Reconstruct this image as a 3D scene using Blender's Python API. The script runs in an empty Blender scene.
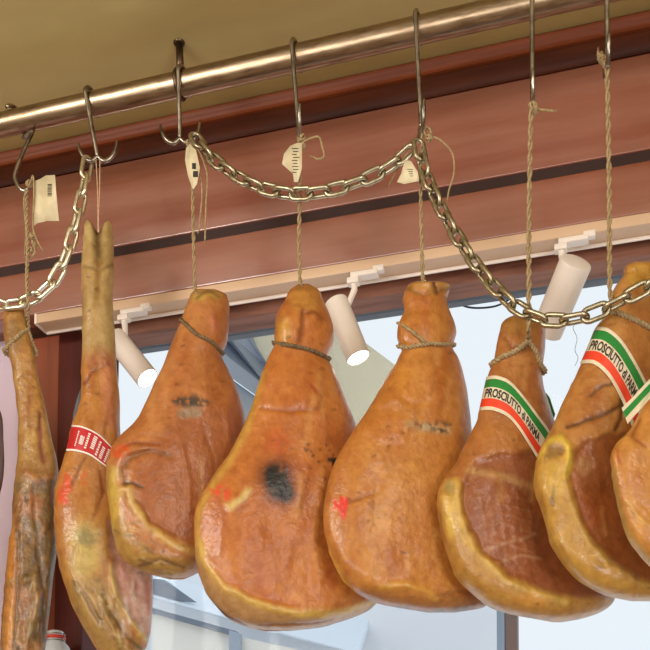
import bpy, bmesh, math, random
import numpy as np
from mathutils import Vector, Matrix

S = bpy.context.scene
COL = S.collection
rnd = random.Random(7)

# ------------------------------------------------------------------ camera
F = 1000.0                      # focal length in pixels of a 650 px wide frame
PITCH, YAW, ROLL = math.radians(3.0), math.radians(16.0), math.radians(0.1)
PPY = 800.0                     # row of the principal point (a view with vertical shift)
CAM = Vector((0, 0, 1.22))
cam_d = bpy.data.cameras.new('camera'); cam = bpy.data.objects.new('camera', cam_d); COL.objects.link(cam)
cam_d.sensor_width = 36; cam_d.sensor_fit = 'HORIZONTAL'
cam_d.lens = 36 * F / 650; cam_d.shift_y = (PPY - 325) / 650
cam_d.clip_start = .02
M3 = Matrix.Rotation(YAW, 3, 'Z') @ Matrix.Rotation(math.pi / 2 + PITCH, 3, 'X') @ Matrix.Rotation(ROLL, 3, 'Z')
cam.matrix_world = Matrix.Translation(CAM) @ M3.to_4x4()
S.camera = cam
M3n = np.array(M3)

# ------------------------------------------------------------------ world, lights, exposure
S.view_settings.view_transform = 'Standard'; S.view_settings.look = 'None'
S.view_settings.gamma = 1; S.view_settings.use_curve_mapping = False
S.view_settings.exposure = 0.0
W = bpy.data.worlds.new('overcast'); S.world = W; W.use_nodes = True
bg = W.node_tree.nodes['Background']
bg.inputs[0].default_value = (.92, .96, 1.0, 1); bg.inputs[1].default_value = 1.0

def area(name, loc, target, sx, sy, power, col):
    d = bpy.data.lights.new(name, 'AREA'); d.shape = 'RECTANGLE'; d.size = sx; d.size_y = sy
    d.energy = power; d.color = col
    o = bpy.data.objects.new(name, d); COL.objects.link(o); o.location = loc
    o.rotation_euler = (Vector(target) - Vector(loc)).to_track_quat('-Z', 'Y').to_euler()
    return o
area('added_room_fill', (-1.9, -0.7, 2.5), (-.5, 1.7, 1.9), .9, .5, 30, (1, .95, .88))  # pair of added, unseen fill lights from the camera side
area('added_room_fill', (0.9, -0.5, 2.5), (-.3, 1.7, 2.0), .9, .5, 11, (1, .95, .88))
area('added_front_fill', (-1.2, -2.6, 1.2), (-.3, 1.7, 2.1), 3.0, 1.8, 75, (1, .98, .95))  # added light behind the camera, brightens the ceiling and ham fronts
area('added_ceiling_uplight', (2.0, -1.2, .9), (.1, 1.3, 2.78), 1.4, 1.2, 62, (.94, .96, 1))  # added unseen uplight, makes the ceiling brighter towards the right
area('street_daylight', (-.8, 3.1, .75), (-.6, 1.2, 2.6), 3.6, 1.0, 14, (.95, .97, 1))

# ------------------------------------------------------------------ helpers
def lin(c):
    return tuple(((v / 255) / 12.92 if v / 255 <= .04045 else (((v / 255) + .055) / 1.055) ** 2.4) for v in c)

def ray(px, py):
    v = np.stack([(np.asarray(px, float) - 325) / F, (PPY - np.asarray(py, float)) / F, -np.ones_like(np.asarray(px, float))], -1)
    return v @ M3n.T
def atY(px, py, Y):             # point of the real plane Y seen at that pixel
    r = ray(px, py); return Vector(r * (Y / r[1])) + CAM
def atZ(px, py, Z):
    r = ray(px, py); return Vector(r * ((Z - CAM.z) / r[2])) + CAM
def zat(px, py, Y): return atY(px, py, Y).z

def mat(name, col, rough=.5, metal=0, coat=0, emit=None, es=1, noise=None, bump=None, sss=0, spec=.5, stretch=(1, 1, 1), attr=False, trans=0):
    m = bpy.data.materials.new(name); m.use_nodes = True
    nt = m.node_tree; p = nt.nodes['Principled BSDF']; L = nt.links.new
    c = (*lin(col), 1)
    p.inputs['Base Color'].default_value = c
    p.inputs['Roughness'].default_value = rough; p.inputs['Metallic'].default_value = metal
    p.inputs['Coat Weight'].default_value = coat; p.inputs['Coat Roughness'].default_value = .12
    p.inputs['Specular IOR Level'].default_value = spec
    p.inputs['Transmission Weight'].default_value = trans
    if sss:
        p.inputs['Subsurface Weight'].default_value = sss
        p.inputs['Subsurface Radius'].default_value = (.02, .008, .003); p.inputs['Subsurface Scale'].default_value = .4
    if emit:
        p.inputs['Emission Color'].default_value = (*lin(emit), 1); p.inputs['Emission Strength'].default_value = es
    tc = nt.nodes.new('ShaderNodeTexCoord'); mp = nt.nodes.new('ShaderNodeMapping'); L(tc.outputs['Object'], mp.inputs[0])
    mp.inputs['Scale'].default_value = stretch
    src = None
    if attr:
        a = nt.nodes.new('ShaderNodeAttribute'); a.attribute_name = 'tone'; src = a.outputs['Color']; L(src, p.inputs['Base Color'])
    if noise:                   # (scale, detail, second colour, lo, hi)
        sc, det, c2, lo, hi = noise
        n = nt.nodes.new('ShaderNodeTexNoise'); n.inputs['Scale'].default_value = sc; n.inputs['Detail'].default_value = det
        n.inputs['Roughness'].default_value = .6; L(mp.outputs[0], n.inputs['Vector'])
        r = nt.nodes.new('ShaderNodeMapRange'); r.inputs[1].default_value = lo; r.inputs[2].default_value = hi; L(n.outputs[0], r.inputs[0])
        x = nt.nodes.new('ShaderNodeMix'); x.data_type = 'RGBA'; L(r.outputs[0], x.inputs[0])
        x.inputs[6].default_value = c; x.inputs[7].default_value = (*lin(c2), 1)
        if src:
            x.blend_type = 'MULTIPLY'; L(src, x.inputs[6])
        L(x.outputs[2], p.inputs['Base Color'])
    if bump:                    # (scale, strength, distance)
        n = nt.nodes.new('ShaderNodeTexNoise'); n.inputs['Scale'].default_value = bump[0]; n.inputs['Detail'].default_value = 5
        L(mp.outputs[0], n.inputs['Vector'])
        b = nt.nodes.new('ShaderNodeBump'); b.inputs['Strength'].default_value = bump[1]; b.inputs['Distance'].default_value = bump[2]
        L(n.outputs[0], b.inputs['Height']); L(b.outputs[0], p.inputs['Normal'])
        if coat: L(b.outputs[0], p.inputs['Coat Normal'])
    return m

def mesh_obj(name, verts, faces, mats, parent=None, smooth=True, mi=None):
    me = bpy.data.meshes.new(name); me.from_pydata([tuple(v) for v in verts], [], faces)
    for m in (mats if isinstance(mats, list) else [mats]): me.materials.append(m)
    if smooth: me.polygons.foreach_set('use_smooth', [True] * len(me.polygons))
    if mi is not None: me.polygons.foreach_set('material_index', mi)
    me.update()
    o = bpy.data.objects.new(name, me); COL.objects.link(o)
    if parent is not None:
        o.parent = parent; o.matrix_parent_inverse = Matrix.Translation(-(parent.location if parent.parent is None else parent.parent.location))
    return o
def tag(o, label, cat, group=None):
    o['label'] = label; o['category'] = cat
    if group: o['group'] = group
    return o
def thing(name, label, cat, loc, group=None):
    o = bpy.data.objects.new(name, None); o.empty_display_size = .05; COL.objects.link(o); o.location = loc
    return tag(o, label, cat, group)
def struct(o): o['kind'] = 'structure'; return o

class MB:
    def __init__(s): s.v = []; s.f = []; s.mi = []
    def add(s, v, f, mi=0):
        k = len(s.v); s.v += [tuple(x) for x in v]; s.f += [tuple(i + k for i in q) for q in f]; s.mi += [mi] * len(f); return s
    def box(s, c, d, rot=None, mi=0, bev=0):
        bm = bmesh.new(); bmesh.ops.create_cube(bm, size=1)
        bmesh.ops.scale(bm, vec=d, verts=bm.verts)
        if bev: bmesh.ops.bevel(bm, geom=bm.edges[:], offset=bev, segments=2, affect='EDGES', profile=.6)
        M = (rot or Matrix.Identity(3))
        bm.verts.index_update()
        s.add([M @ v.co + Vector(c) for v in bm.verts], [[v.index for v in f.verts] for f in bm.faces], mi); bm.free(); return s
    def tube(s, pts, r, n=10, closed=False, cap=True, mi=0):
        pts = [Vector(p) for p in pts]; N = len(pts); rs = r if isinstance(r, (list, tuple)) else [r] * N
        T = []
        for i in range(N):
            a = pts[(i - 1) % N] if (closed or i > 0) else pts[0]; b = pts[(i + 1) % N] if (closed or i < N - 1) else pts[-1]
            t = (b - a); T.append(t.normalized() if t.length > 1e-9 else Vector((0, 0, 1)))
        u = T[0].orthogonal().normalized(); U = [u]
        for i in range(1, N):
            u = U[-1] - T[i] * U[-1].dot(T[i]); U.append(u.normalized() if u.length > 1e-6 else T[i].orthogonal().normalized())
        tw = 0
        if closed:
            u2 = U[-1] - T[0] * U[-1].dot(T[0]); u2.normalize(); tw = math.atan2(u2.cross(U[0]).dot(T[0]), u2.dot(U[0]))
        v = []
        for i in range(N):
            w = T[i].cross(U[i]); o = tw * i / N
            for k in range(n):
                a = 2 * math.pi * k / n + o; v.append(pts[i] + (U[i] * math.cos(a) + w * math.sin(a)) * rs[i])
        f = []
        for i in range(N if closed else N - 1):
            j = (i + 1) % N
            for k in range(n): f.append((i * n + k, i * n + (k + 1) % n, j * n + (k + 1) % n, j * n + k))
        if not closed and cap: f += [tuple(range(n - 1, -1, -1)), tuple((N - 1) * n + k for k in range(n))]
        return s.add(v, f, mi)
    def lathe(s, prof, M, n=32, mi=0):          # prof [(r, z)], M places local z axis
        v = []; f = []
        for r, z in prof:
            for k in range(n):
                a = 2 * math.pi * k / n; v.append(M @ Vector((r * math.cos(a), r * math.sin(a), z)))
        for i in range(len(prof) - 1):
            for k in range(n): f.append((i * n + k, i * n + (k + 1) % n, (i + 1) * n + (k + 1) % n, (i + 1) * n + k))
        return s.add(v, f, mi)
    def extrude(s, prof, x0, x1, mi=0):         # prof closed loop of (Y, Z)
        n = len(prof); v = [(x0, y, z) for y, z in prof] + [(x1, y, z) for y, z in prof]
        f = [(i, (i + 1) % n, n + (i + 1) % n, n + i) for i in range(n)] + [tuple(range(n - 1, -1, -1)), tuple(range(n, 2 * n))]
        return s.add(v, f, mi)
    def build(s, name, mats, parent=None, smooth=True):
        return mesh_obj(name, s.v, s.f, mats, parent, smooth, s.mi)

def flat(o, ang=35):
    me = o.data
    try: me.set_sharp_from_angle(angle=math.radians(ang))
    except Exception: pass
    return o

def spline(pts, n):             # Catmull-Rom through points, n samples per segment
    P = [Vector(p) for p in pts]; P = [P[0] * 2 - P[1]] + P + [P[-1] * 2 - P[-2]]; out = []
    for i in range(1, len(P) - 2):
        a, b, c, d = P[i - 1:i + 3]
        for k in range(n):
            t = k / n; out.append(.5 * ((2 * b) + (c - a) * t + (2 * a - 5 * b + 4 * c - d) * t * t + (3 * b - a - 3 * c + d) * t ** 3))
    out.append(P[-2]); return out
def resample(pts, step):
    out = [pts[0].copy()]; need = step
    for a, b in zip(pts, pts[1:]):
        L = (b - a).length; pos = 0
        while L - pos >= need:
            pos += need; out.append(a.lerp(b, pos / L)); need = step
        need -= (L - pos)
    return out

# ------------------------------------------------------------------ materials
WOOD = mat('polished_cherry_wood', (156, 98, 80), .34, coat=1, noise=(2.2, 8, (132, 64, 40), .36, .66), bump=(10, .12, .002), stretch=(.5, 6, 6))
WOOD.node_tree.nodes['Principled BSDF'].inputs['Coat IOR'].default_value = 1.9; WOOD.node_tree.nodes['Principled BSDF'].inputs['Coat Roughness'].default_value = .2
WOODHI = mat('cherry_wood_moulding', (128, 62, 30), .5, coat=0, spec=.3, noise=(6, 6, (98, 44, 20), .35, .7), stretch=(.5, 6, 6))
WOODDK = mat('shaded_cove_wood', (84, 38, 18), .5, coat=.0, spec=.2, noise=(6, 6, (56, 24, 12), .35, .7), stretch=(.5, 6, 6))  # shade of the cornice recess put into the colour
GROOVE = mat('shadow_gap_wood', (48, 22, 16), .6)
CEIL = mat('olive_gold_plaster', (200, 182, 122), .42, noise=(2.2, 4, (172, 152, 98), .35, .7), bump=(3, .15, .01), stretch=(.5, 1.5, 1), coat=.15)
ROD = mat('brushed_bronze_tube', (172, 150, 124), .3, metal=1, noise=(20, 4, (120, 95, 70), .45, .75), stretch=(1, 6, 6))
STEEL = mat('hook_steel', (176, 166, 152), .28, metal=1, noise=(30, 3, (100, 90, 78), .4, .7))
STEELD = mat('dark_bracket_steel', (112, 92, 72), .4, metal=1, noise=(30, 3, (70, 58, 46), .4, .7))
ZINC = mat('zinc_chain', (238, 232, 214), .3, metal=1, noise=(60, 3, (208, 196, 160), .4, .7))
BRASSY = mat('aged_chain', (194, 184, 158), .36, metal=1, noise=(60, 3, (156, 142, 112), .4, .7))
TWINE = mat('jute_twine', (178, 152, 110), .85, noise=(160, 4, (138, 112, 74), .35, .7), bump=(300, .6, .002))
TWINED = mat('greasy_twine', (128, 104, 70), .6, noise=(160, 4, (88, 68, 42), .35, .7), bump=(300, .6, .002))
PAPER = mat('cream_card', (226, 210, 172), .7, noise=(25, 4, (206, 188, 148), .4, .7))
INK = mat('black_ink', (48, 42, 36), .6)
CREAM = mat('band_cream_paper', (226, 210, 180), .45, noise=(40, 3, (212, 194, 160), .4, .7))
GREEN = mat('band_green_ink', (36, 128, 52), .45)
RED = mat('band_orange_red_ink', (226, 66, 36), .45)
CRIMSON = mat('band_crimson_ink', (188, 28, 34), .4)
WHITEP = mat('white_print', (236, 226, 216), .5)
WHITEM = mat('white_powder_coat', (236, 222, 208), .4)
RAILM = mat('track_cream_metal', (212, 176, 142), .42)
LAMP = mat('lit_lamp_face', (255, 250, 240), .4, emit=(255, 250, 240), es=4.0)
FRAMEM = mat('slate_grey_frame', (92, 94, 98), .45)
PLASTER = mat('mauve_plaster', (214, 192, 206), .7, noise=(3, 3, (204, 180, 194), .4, .7))
WALLM = mat('shop_plaster', (196, 184, 160), .7, noise=(3, 3, (184, 172, 148), .4, .7))
HAM = mat('cured_ham', (255, 255, 255), .42, coat=.34, sss=.03, spec=.4, attr=True, noise=(60, 10, (220, 200, 172), .42, .8), bump=(120, .75, .0018))
HAMR = mat('rough_cured_ham', (255, 255, 255), .46, coat=.25, sss=.02, attr=True, noise=(70, 8, (206, 180, 150), .4, .75), bump=(80, .9, .003))

# ------------------------------------------------------------------ the place: rod plane, ceiling, panelled fascia, window
D1 = 1.70                       # plane of the hanging rod and hams
ZC = zat(178, 41, D1)           # ceiling height, where the rod bracket meets it
YW = atZ(325, 80.5, ZC).y + .028       # fascia plane, where the wood meets the ceiling
X0, X1 = -3.6, 2.2
struct(MB().box(((X0 + X1) / 2, (YW + .3 - 2.6) / 2, ZC + .05), (X1 - X0, YW + .3 + 2.6, .1)).build('ceiling', CEIL, smooth=False))

def zw(y, off=0): return zat(325, y, YW - off)
z1, z2, z3, z4, z5, z6 = zw(97, .030), zw(120), zw(208), zw(218), zw(266), zw(272)
c = MB()                        # cornice: upper roll over a cove, lit and shaded tones put into the colours
prof = [(YW + .04, ZC)] + [(YW - .028 + .0 * k, ZC - .001) for k in (0,)]
prof += [(YW - .030 + .012 * math.sin(a) * 0 - .004 * math.sin(a * 2), ZC - .002 - (ZC - z1 - .004) * k / 6) for k, a in ((k, math.pi * k / 6) for k in range(1, 7))]
prof += [(YW + .04, z1)]
c.extrude(prof, X0, X1)
flat(struct(c.build('trim_1', WOODHI)))
c = MB(); prof = [(YW + .04, z1)]
for k in range(9):
    t = k / 8; prof.append((YW - .024 + .022 * math.sin(t * math.pi / 2), z1 - (z1 - z2) * t))
prof.append((YW + .04, z2)); c.extrude(prof, X0, X1)
flat(struct(c.build('trim_2', WOODDK)))
def board(name, za, zb, m, r=.006, y=0):
    p = [(YW + .05, za), (YW + y + r, za)]
    p += [(YW + y + r - r * math.sin(a), za - r + r * math.cos(a)) for a in (math.radians(q) for q in (15, 30, 45, 60, 75, 90))]
    p += [(YW + y + r - r * math.cos(a), zb + r - r * math.sin(a)) for a in (math.radians(q) for q in (0, 15, 30, 45, 60, 75, 90))]
    p += [(YW + .05, zb)]
    return flat(struct(MB().extrude(p, X0, X1).build(name, m)))
board('wall_back', z2, z3, WOOD, r=.003)
struct(MB().extrude([(YW + .0035, z3 - .0002), (YW + .06, z3 - .0002), (YW + .06, z4 + .0002), (YW + .0035, z4 + .0002)], X0, X1).build('trim_3', GROOVE, smooth=False))
board('trim_4', z4, z5, WOOD, r=.004)
# track rail under the lower board
rx0 = atY(37, 325, YW - .03).x
zr0, zr1 = zw(266, .03), zw(277, .03)
TR = thing('track_rail', 'long cream lighting track along the bottom of the wood panelling', 'lighting track', (rx0, YW - .015, zr1))
rl = MB(); rl.box(((rx0 + X1) / 2, YW - .011, (zr0 + zr1) / 2 + .001), (X1 - rx0, .038, zr0 - zr1 - .002), bev=.0015); flat(rl.build('track_body', RAILM, TR))
rl = MB(); rl.box(((rx0 + X1) / 2, YW + .0095, zr1 - .0005), (X1 - rx0, .004, .007), bev=.001); flat(rl.build('track_lip', WHITEM, TR))
rl = MB(); rl.box((rx0 - .003, YW - .010, (zr0 + zr1) / 2), (.006, .044, zr0 - zr1), bev=.001); flat(rl.build('end_cap', WHITEM, TR))

# lintel and window behind
YL, YG = YW + .10, YW + .17
zl0, zl1 = zat(340, 280, YL), zat(340, 302, YL)
xp0 = atY(30, 500, YL).x; xp1 = atY(93, 600, YL).x
struct(MB().box(((xp1 + X1) / 2, YL + .03, (zl0 + zl1) / 2 + .03), (X1 - xp1, .06, zl0 - zl1 + .06), bev=.003).build('trim_5', mat('worn_lintel_wood', (158, 106, 84), .6, noise=(9, 6, (112, 68, 50), .4, .7), stretch=(.6, 5, 5)), smooth=False))
struct(MB().box(((X0 + X1) / 2, YW + .10, z5 + .06), (X1 - X0, .16, .1)).build('trim_6', bpy.data.materials['worn_lintel_wood'], smooth=False))
zg1 = zat(340, 314, YG)
WIN = bpy.data.objects.new('window_1', None); COL.objects.link(WIN); WIN.location = (0, YG, 1.0); struct(WIN)
fr = MB(); fr.box(((xp1 + X1) / 2, YG + .02, zg1 + .045), (X1 - xp1, .05, .09), bev=.003)
fr.build('window_head', FRAMEM, WIN, smooth=False)
GL = bpy.data.materials.new('window_glass'); GL.use_nodes = True
nt = GL.node_tree; nt.nodes.clear(); o_ = nt.nodes.new('ShaderNodeOutputMaterial'); mx = nt.nodes.new('ShaderNodeMixShader')
tr = nt.nodes.new('ShaderNodeBsdfTransparent'); gs = nt.nodes.new('ShaderNodeBsdfGlossy'); gs.inputs['Roughness'].default_value = .02; fz = nt.nodes.new('ShaderNodeFresnel'); fz.inputs['IOR'].default_value = 1.12
tr.inputs[0].default_value = (.95, .97, .98, 1)
nt.links.new(fz.outputs[0], mx.inputs[0]); nt.links.new(tr.outputs[0], mx.inputs[1]); nt.links.new(gs.outputs[0], mx.inputs[2]); nt.links.new(mx.outputs[0], o_.inputs[0])
gp = MB(); gp.box(((xp1 + X1) / 2, YG + .02, (.35 + zg1) / 2), (X1 - xp1, .006, zg1 - .35)); gp.build('pane', GL, WIN, smooth=False)
struct(MB().box(((xp1 + X1) / 2, YG + .16, zg1 + .82), (X1 - xp1, .2, 1.3)).build('wall_outer', FRAMEM, smooth=False))
# post and plaster wall at the left
xq = atY(59, 600, YL - .03).x
struct(MB().box(((xq + xp1) / 2, YL + .03, zl1 / 2 + .6), (xp1 - xq, .16, zl1 + 1.2 - .0), bev=.004).build('trim_7', mat('post_dark_wood', (92, 36, 26), .5, spec=.2, noise=(5, 5, (70, 26, 20), .4, .7), stretch=(6, 6, .5)), smooth=False))
xr = atY(17, 600, YL - .02).x
struct(MB().box(((xr + xq) / 2, YL + .035, 1.2), (xq - xr - .001, .13, 2.4), bev=.004).build('trim_8', mat('post_orange_wood', (150, 72, 42), .35, noise=(5, 5, (120, 54, 30), .4, .7), stretch=(6, 6, .5), coat=.3), smooth=False))
struct(MB().box(((X0 + xr) / 2, YL + .05, 1.3), (xr - X0 - .001, .1, 2.6)).build('wall_left', PLASTER, smooth=False))
struct(MB().box(((X0 + X1) / 2, -.3, -.02), (X1 - X0, 5, .04)).build('floor', mat('pale_floor_tile', (176, 160, 142), .5, noise=(3, 3, (160, 144, 126), .4, .7)), smooth=False))
struct(MB().box(((X0 + X1) / 2, -2.85, ZC / 2), (X1 - X0, .1, ZC)).build('wall_rear', WALLM, smooth=False))
struct(MB().box((X1 + .05, (YG - 2.8) / 2, ZC / 2), (.1, YG + 2.8, ZC)).build('wall_right', WALLM, smooth=False))
struct(MB().box((X0 - .05, (YG - 2.8) / 2, ZC / 2), (.1, YG + 2.8, ZC)).build('wall_side', WALLM, smooth=False))
struct(MB().box(((xp1 + X1) / 2, YG + .02, .17), (X1 - xp1, .2, .35)).build('wall_front', PLASTER, smooth=False))
struct(MB().box((-3, 14, -.06), (40, 23.5, .1)).build('ground', mat('pale_pavement', (226, 226, 226), .8, noise=(1, 3, (210, 212, 214), .4, .7)), smooth=False))

# ------------------------------------------------------------------ hanging rod
zrod = zat(296, 58, D1); RR = .0222
HR = thing('hanging_rod', 'thick bronze tube hung under the ceiling, carrying all the hooks', 'rail', (atY(325, 50, D1).x, D1, zrod))
rodm = MB(); rodm.tube([(x, D1, zrod) for x in np.linspace(X0 + .3, X1 - .2, 40)], RR, 40); rodm.build('rod_tube', ROD, HR)
bx = atY(180, 60, D1).x
for i, x in enumerate((bx, bx + 1.75, bx - 1.2)):
    b = MB(); b.tube([(x - .004, D1 + .004, ZC + .004), (x, D1 + .003, zrod + RR * .9)], .0072, 14)
    b.tube([(x, D1 + (RR + .002) * math.sin(a), zrod + (RR + .002) * math.cos(a)) for a in np.linspace(0, 2 * math.pi, 24, endpoint=False)], .004, 8, closed=True)
    b.lathe([(0, -.002), (.009, -.002), (.011, 0), (.011, .004)], Matrix.Translation((x - .004, D1 + .004, ZC - .002)), 20)
    b.build('bracket', STEELD, HR)

# ------------------------------------------------------------------ hooks
HK = {}
def hook(i, top, bottom, prong, label, r=.0041, back=False):
    """meat hook: an eye over the rod, a shank down to `bottom`, two prongs spread along `prong` (world unit vector)"""
    pb = atY(bottom[0], bottom[1], D1 - .004); xt = atY(top[0], top[1] + 8, D1).x
    t = thing('meat_hook', label, 'hook', (xt, D1, zrod + RR), 'steel hooks on the rod')
    m = MB(); R_ = RR + r + .0016
    arc = [Vector((xt, D1 + R_ * math.sin(a), zrod + R_ * math.cos(a))) for a in np.linspace(math.radians(100), math.radians(-75), 16)]
    if back: arc = [Vector((xt, D1 - R_ * math.sin(a), zrod + R_ * math.cos(a))) for a in np.linspace(math.radians(70), math.radians(-110), 16)]
    q = arc[-1]; pts = arc + [q.lerp(pb, s) + Vector((0, 0, 0)) for s in (.12, .3, .5, .7, .85, 1)]
    m.tube(spline(pts, 3), r, 10); m.build('shank', STEEL, t)
    HK[i] = pb
    if prong is not None:
        p = Vector(prong)
        for sg, reach, up in ((1, .034, .034), (-1, .034, .027)):
            k = MB(); pts = [pb + Vector((0, 0, .001)), pb + p * sg * reach * .35 + Vector((0, 0, -.008)), pb + p * sg * reach * .75 + Vector((0, 0, -.002)), pb + p * sg * reach + Vector((0, 0, .012)), pb + p * sg * (reach * 1.12) + Vector((0, 0, up))]
            sp = spline(pts, 6); n = len(sp); k.tube(sp, [r * (1 if j < n * .7 else 1 - .5 * (j - n * .7) / (n * .3)) for j in range(n)], 10)
            k.build('prong', STEEL, t)
    return t
c15, s15 = math.cos(YAW), math.sin(YAW)
# first hook swings from behind the rod and bends round at its foot
t = thing('meat_hook', 'bent steel hook over the rod at the far left, above the big paper tag', 'hook', (atY(14, 110, D1).x, D1, zrod + RR), 'steel hooks on the rod')
m = MB(); R_ = RR + .0058; xt = atY(14, 108, D1).x
arc = [Vector((xt + .016 * (k / 13), D1 + R_ * math.sin(a), zrod + R_ * math.cos(a))) for k, a in enumerate(np.linspace(math.radians(-60), math.radians(150), 14))]
pts = arc + [atY(33, 130, D1), atY(24, 150, D1 - .008), atY(15.5, 172, D1 - .015), atY(15.5, 180, D1 - .015), atY(19, 187, D1 - .015), atY(24, 191, D1 - .013), atY(29, 188, D1 - .012)]
m.tube(spline(pts, 4), .0040, 10); m.build('shank', STEEL, t)
hook(2, (92, 92), (97.5, 157), (c15, s15, 0), 'two-pronged steel hook holding the left chain and the long thin leg')
hook(3, (184, 68), (180, 139), (c15, s15, 0), 'two-pronged steel hook below the ceiling bracket, start of the middle chain')
hook(4, (296, 44), (299, 134), (-.35, 1, 0), 'steel hook holding the ham with the round black spot')
hook(5, (418, 16), (421.5, 130), (-.3, 1, 0), 'steel hook where the middle and right chain swags meet')
hook(6, (533, -8), (532.5, 101), (-.1, 1, 0), 'long steel hook cut off by the top edge, left of the last two strings')
hook(7, (607, -25), (607, 66), (-.1, 1, 0), 'long steel hook nearest the top right corner of the view')

hook(8, (708, -45), (708, 120), (-.1, 1, 0), 'steel hook just beyond the right edge, holding the bright orange ham')
hook(0, (-50, 122), (-50, 180), (-.1, 1, 0), 'steel hook just beyond the left edge, holding the dark ham')

# ------------------------------------------------------------------ chains
def link_mesh(pitch, r, wid):
    hl = pitch / 2 - wid / 2 + r + 0; pts = []
    R_ = wid / 2 - r; hs = (pitch / 2 + r) - R_
    for a in np.linspace(-90, 90, 9): pts.append(Vector((hs + R_ * math.cos(math.radians(a)), R_ * math.sin(math.radians(a)), 0)))
    for a in np.linspace(90, 270, 9): pts.append(Vector((-hs + R_ * math.cos(math.radians(a)), R_ * math.sin(math.radians(a)), 0)))
    m = MB(); m.tube(pts, r, 10, closed=True); me = bpy.data.meshes.new('link')
    me.from_pydata(m.v, [], m.f); me.polygons.foreach_set('use_smooth', [True] * len(m.f)); return me
def chain(label, paths, pitch, r, wid, material, roll0, nrm):
    me = link_mesh(pitch, r, wid); me.materials.append(material)
    first = paths[0][0]; t = thing('chain', label, 'chain', first)
    for path in paths:
        P = resample(spline(path, 24), pitch)
        for k in range(len(P) - 1):
            a, b = P[k], P[k + 1]; x = (b - a).normalized(); n0 = Vector(nrm); n0 = (n0 - x * n0.dot(x)).normalized(); y0 = n0.cross(x)
            ang = math.radians(roll0 + (90 if k % 2 else 0) + rnd.uniform(-9, 9))
            z = n0 * math.cos(ang) + y0 * math.sin(ang); y = z.cross(x)
            M = Matrix((x, y, z)).transposed().to_4x4(); M.translation = (a + b) / 2
            o = bpy.data.objects.new('link', me); COL.objects.link(o); o.parent = t
            o.matrix_basis = Matrix.Translation(-Vector(first)) @ M
    return t
toc = (-ray(325, 200)); toc = Vector(toc / np.linalg.norm(toc))
def P(px, py, dy=0): return atY(px, py, D1 + dy)
chain('bright silver chain hanging from the second hook down to the left edge',
      [[P(88, 160, -.008), P(83, 190, -.014), P(76, 222, -.016), P(66, 256, -.016), P(50, 286, -.016), P(28, 301, -.018), P(8, 305, -.02), P(-14, 304, -.02), P(-45, 296, -.02)]], .0365, .0042, .0275, ZINC, 42, toc)
chain('brassy steel chain swagged from the third hook past the fifth to the right edge',
      [[P(194, 135, -.004), P(208, 154, -.01), P(230, 172, -.014), P(262, 188, -.018), P(300, 194, -.022), P(340, 188, -.02), P(375, 175, -.016), P(398, 161, -.012), P(412, 148, -.010), P(420, 138, -.004)],
       [P(418, 142, -.012), P(424, 168, -.016), P(436, 199, -.024), P(453, 230, -.035), P(474, 262, -.05), P(497, 290, -.065), P(522, 311, -.08), P(550, 321, -.09), P(580, 318, -.1), P(605, 309, -.105), P(630, 296, -.107), P(655, 282, -.105), P(685, 258, -.09), P(705, 215, -.06), P(711, 165, -.03), P(711, 128, -.012)]],
      .0336, .0040, .0282, BRASSY, 36, toc)

# ------------------------------------------------------------------ hams
def vnoise(x, y, seed):
    r = np.random.RandomState(seed); G = r.rand(128, 128)
    xi = np.floor(x).astype(int); yi = np.floor(y).astype(int); fx = x - xi; fy = y - yi
    fx = fx * fx * (3 - 2 * fx); fy = fy * fy * (3 - 2 * fy)
    g = lambda a, b: G[a % 128, b % 128]
    return (g(xi, yi) * (1 - fx) + g(xi + 1, yi) * fx) * (1 - fy) + (g(xi, yi + 1) * (1 - fx) + g(xi + 1, yi + 1) * fx) * fy
def fbm(x, y, seed, oct=4):
    s = 0; a = 1; n = 0
    for k in range(oct): s = s + a * vnoise(x * 2 ** k, y * 2 ** k, seed + k); n += a; a *= .5
    return s / n
def dist_poly(X, Y, pts, closed=False):
    d = np.full(X.shape, 1e9); tt = np.zeros(X.shape); q = list(pts) + ([pts[0]] if closed else []); n = len(q) - 1
    for i in range(n):
        ax, ay = q[i]; bx_, by_ = q[i + 1]; dx, dy = bx_ - ax, by_ - ay; L2 = dx * dx + dy * dy + 1e-9
        t = np.clip(((X - ax) * dx + (Y - ay) * dy) / L2, 0, 1); e = np.hypot(X - ax - t * dx, Y - ay - t * dy)
        tt = np.where(e < d, (i + t) / n, tt); d = np.minimum(d, e)
    return d, tt
def inside(X, Y, pts):
    c = np.zeros(X.shape, bool); n = len(pts)
    for i in range(n):
        ax, ay = pts[i]; bx_, by_ = pts[(i + 1) % n]
        k = ((ay > Y) != (by_ > Y)) & (X < (bx_ - ax) * (Y - ay) / (by_ - ay + 1e-12) + ax); c ^= k
    return c
def sstep(a, b, x): t = np.clip((x - a) / (b - a), 0, 1); return t * t * (3 - 2 * t)
def pchip(ys, xs, y):           # monotone-ish smooth interpolation
    ys = np.array(ys, float); xs = np.array(xs, float); h = np.diff(ys); d = np.diff(xs) / h; m = np.zeros(len(ys))
    m[0] = d[0]; m[-1] = d[-1]
    for i in range(1, len(ys) - 1): m[i] = (d[i - 1] * h[i] + d[i] * h[i - 1]) / (h[i] + h[i - 1])
    k = np.clip(np.searchsorted(ys, y, 'right') - 1, 0, len(ys) - 2); t = (y - ys[k]) / h[k]
    t = np.clip(t, 0, 1)
    return (2 * t ** 3 - 3 * t * t + 1) * xs[k] + (t ** 3 - 2 * t * t + t) * h[k] * m[k] + (-2 * t ** 3 + 3 * t * t) * xs[k + 1] + (t ** 3 - t * t) * h[k] * m[k + 1]

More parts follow.
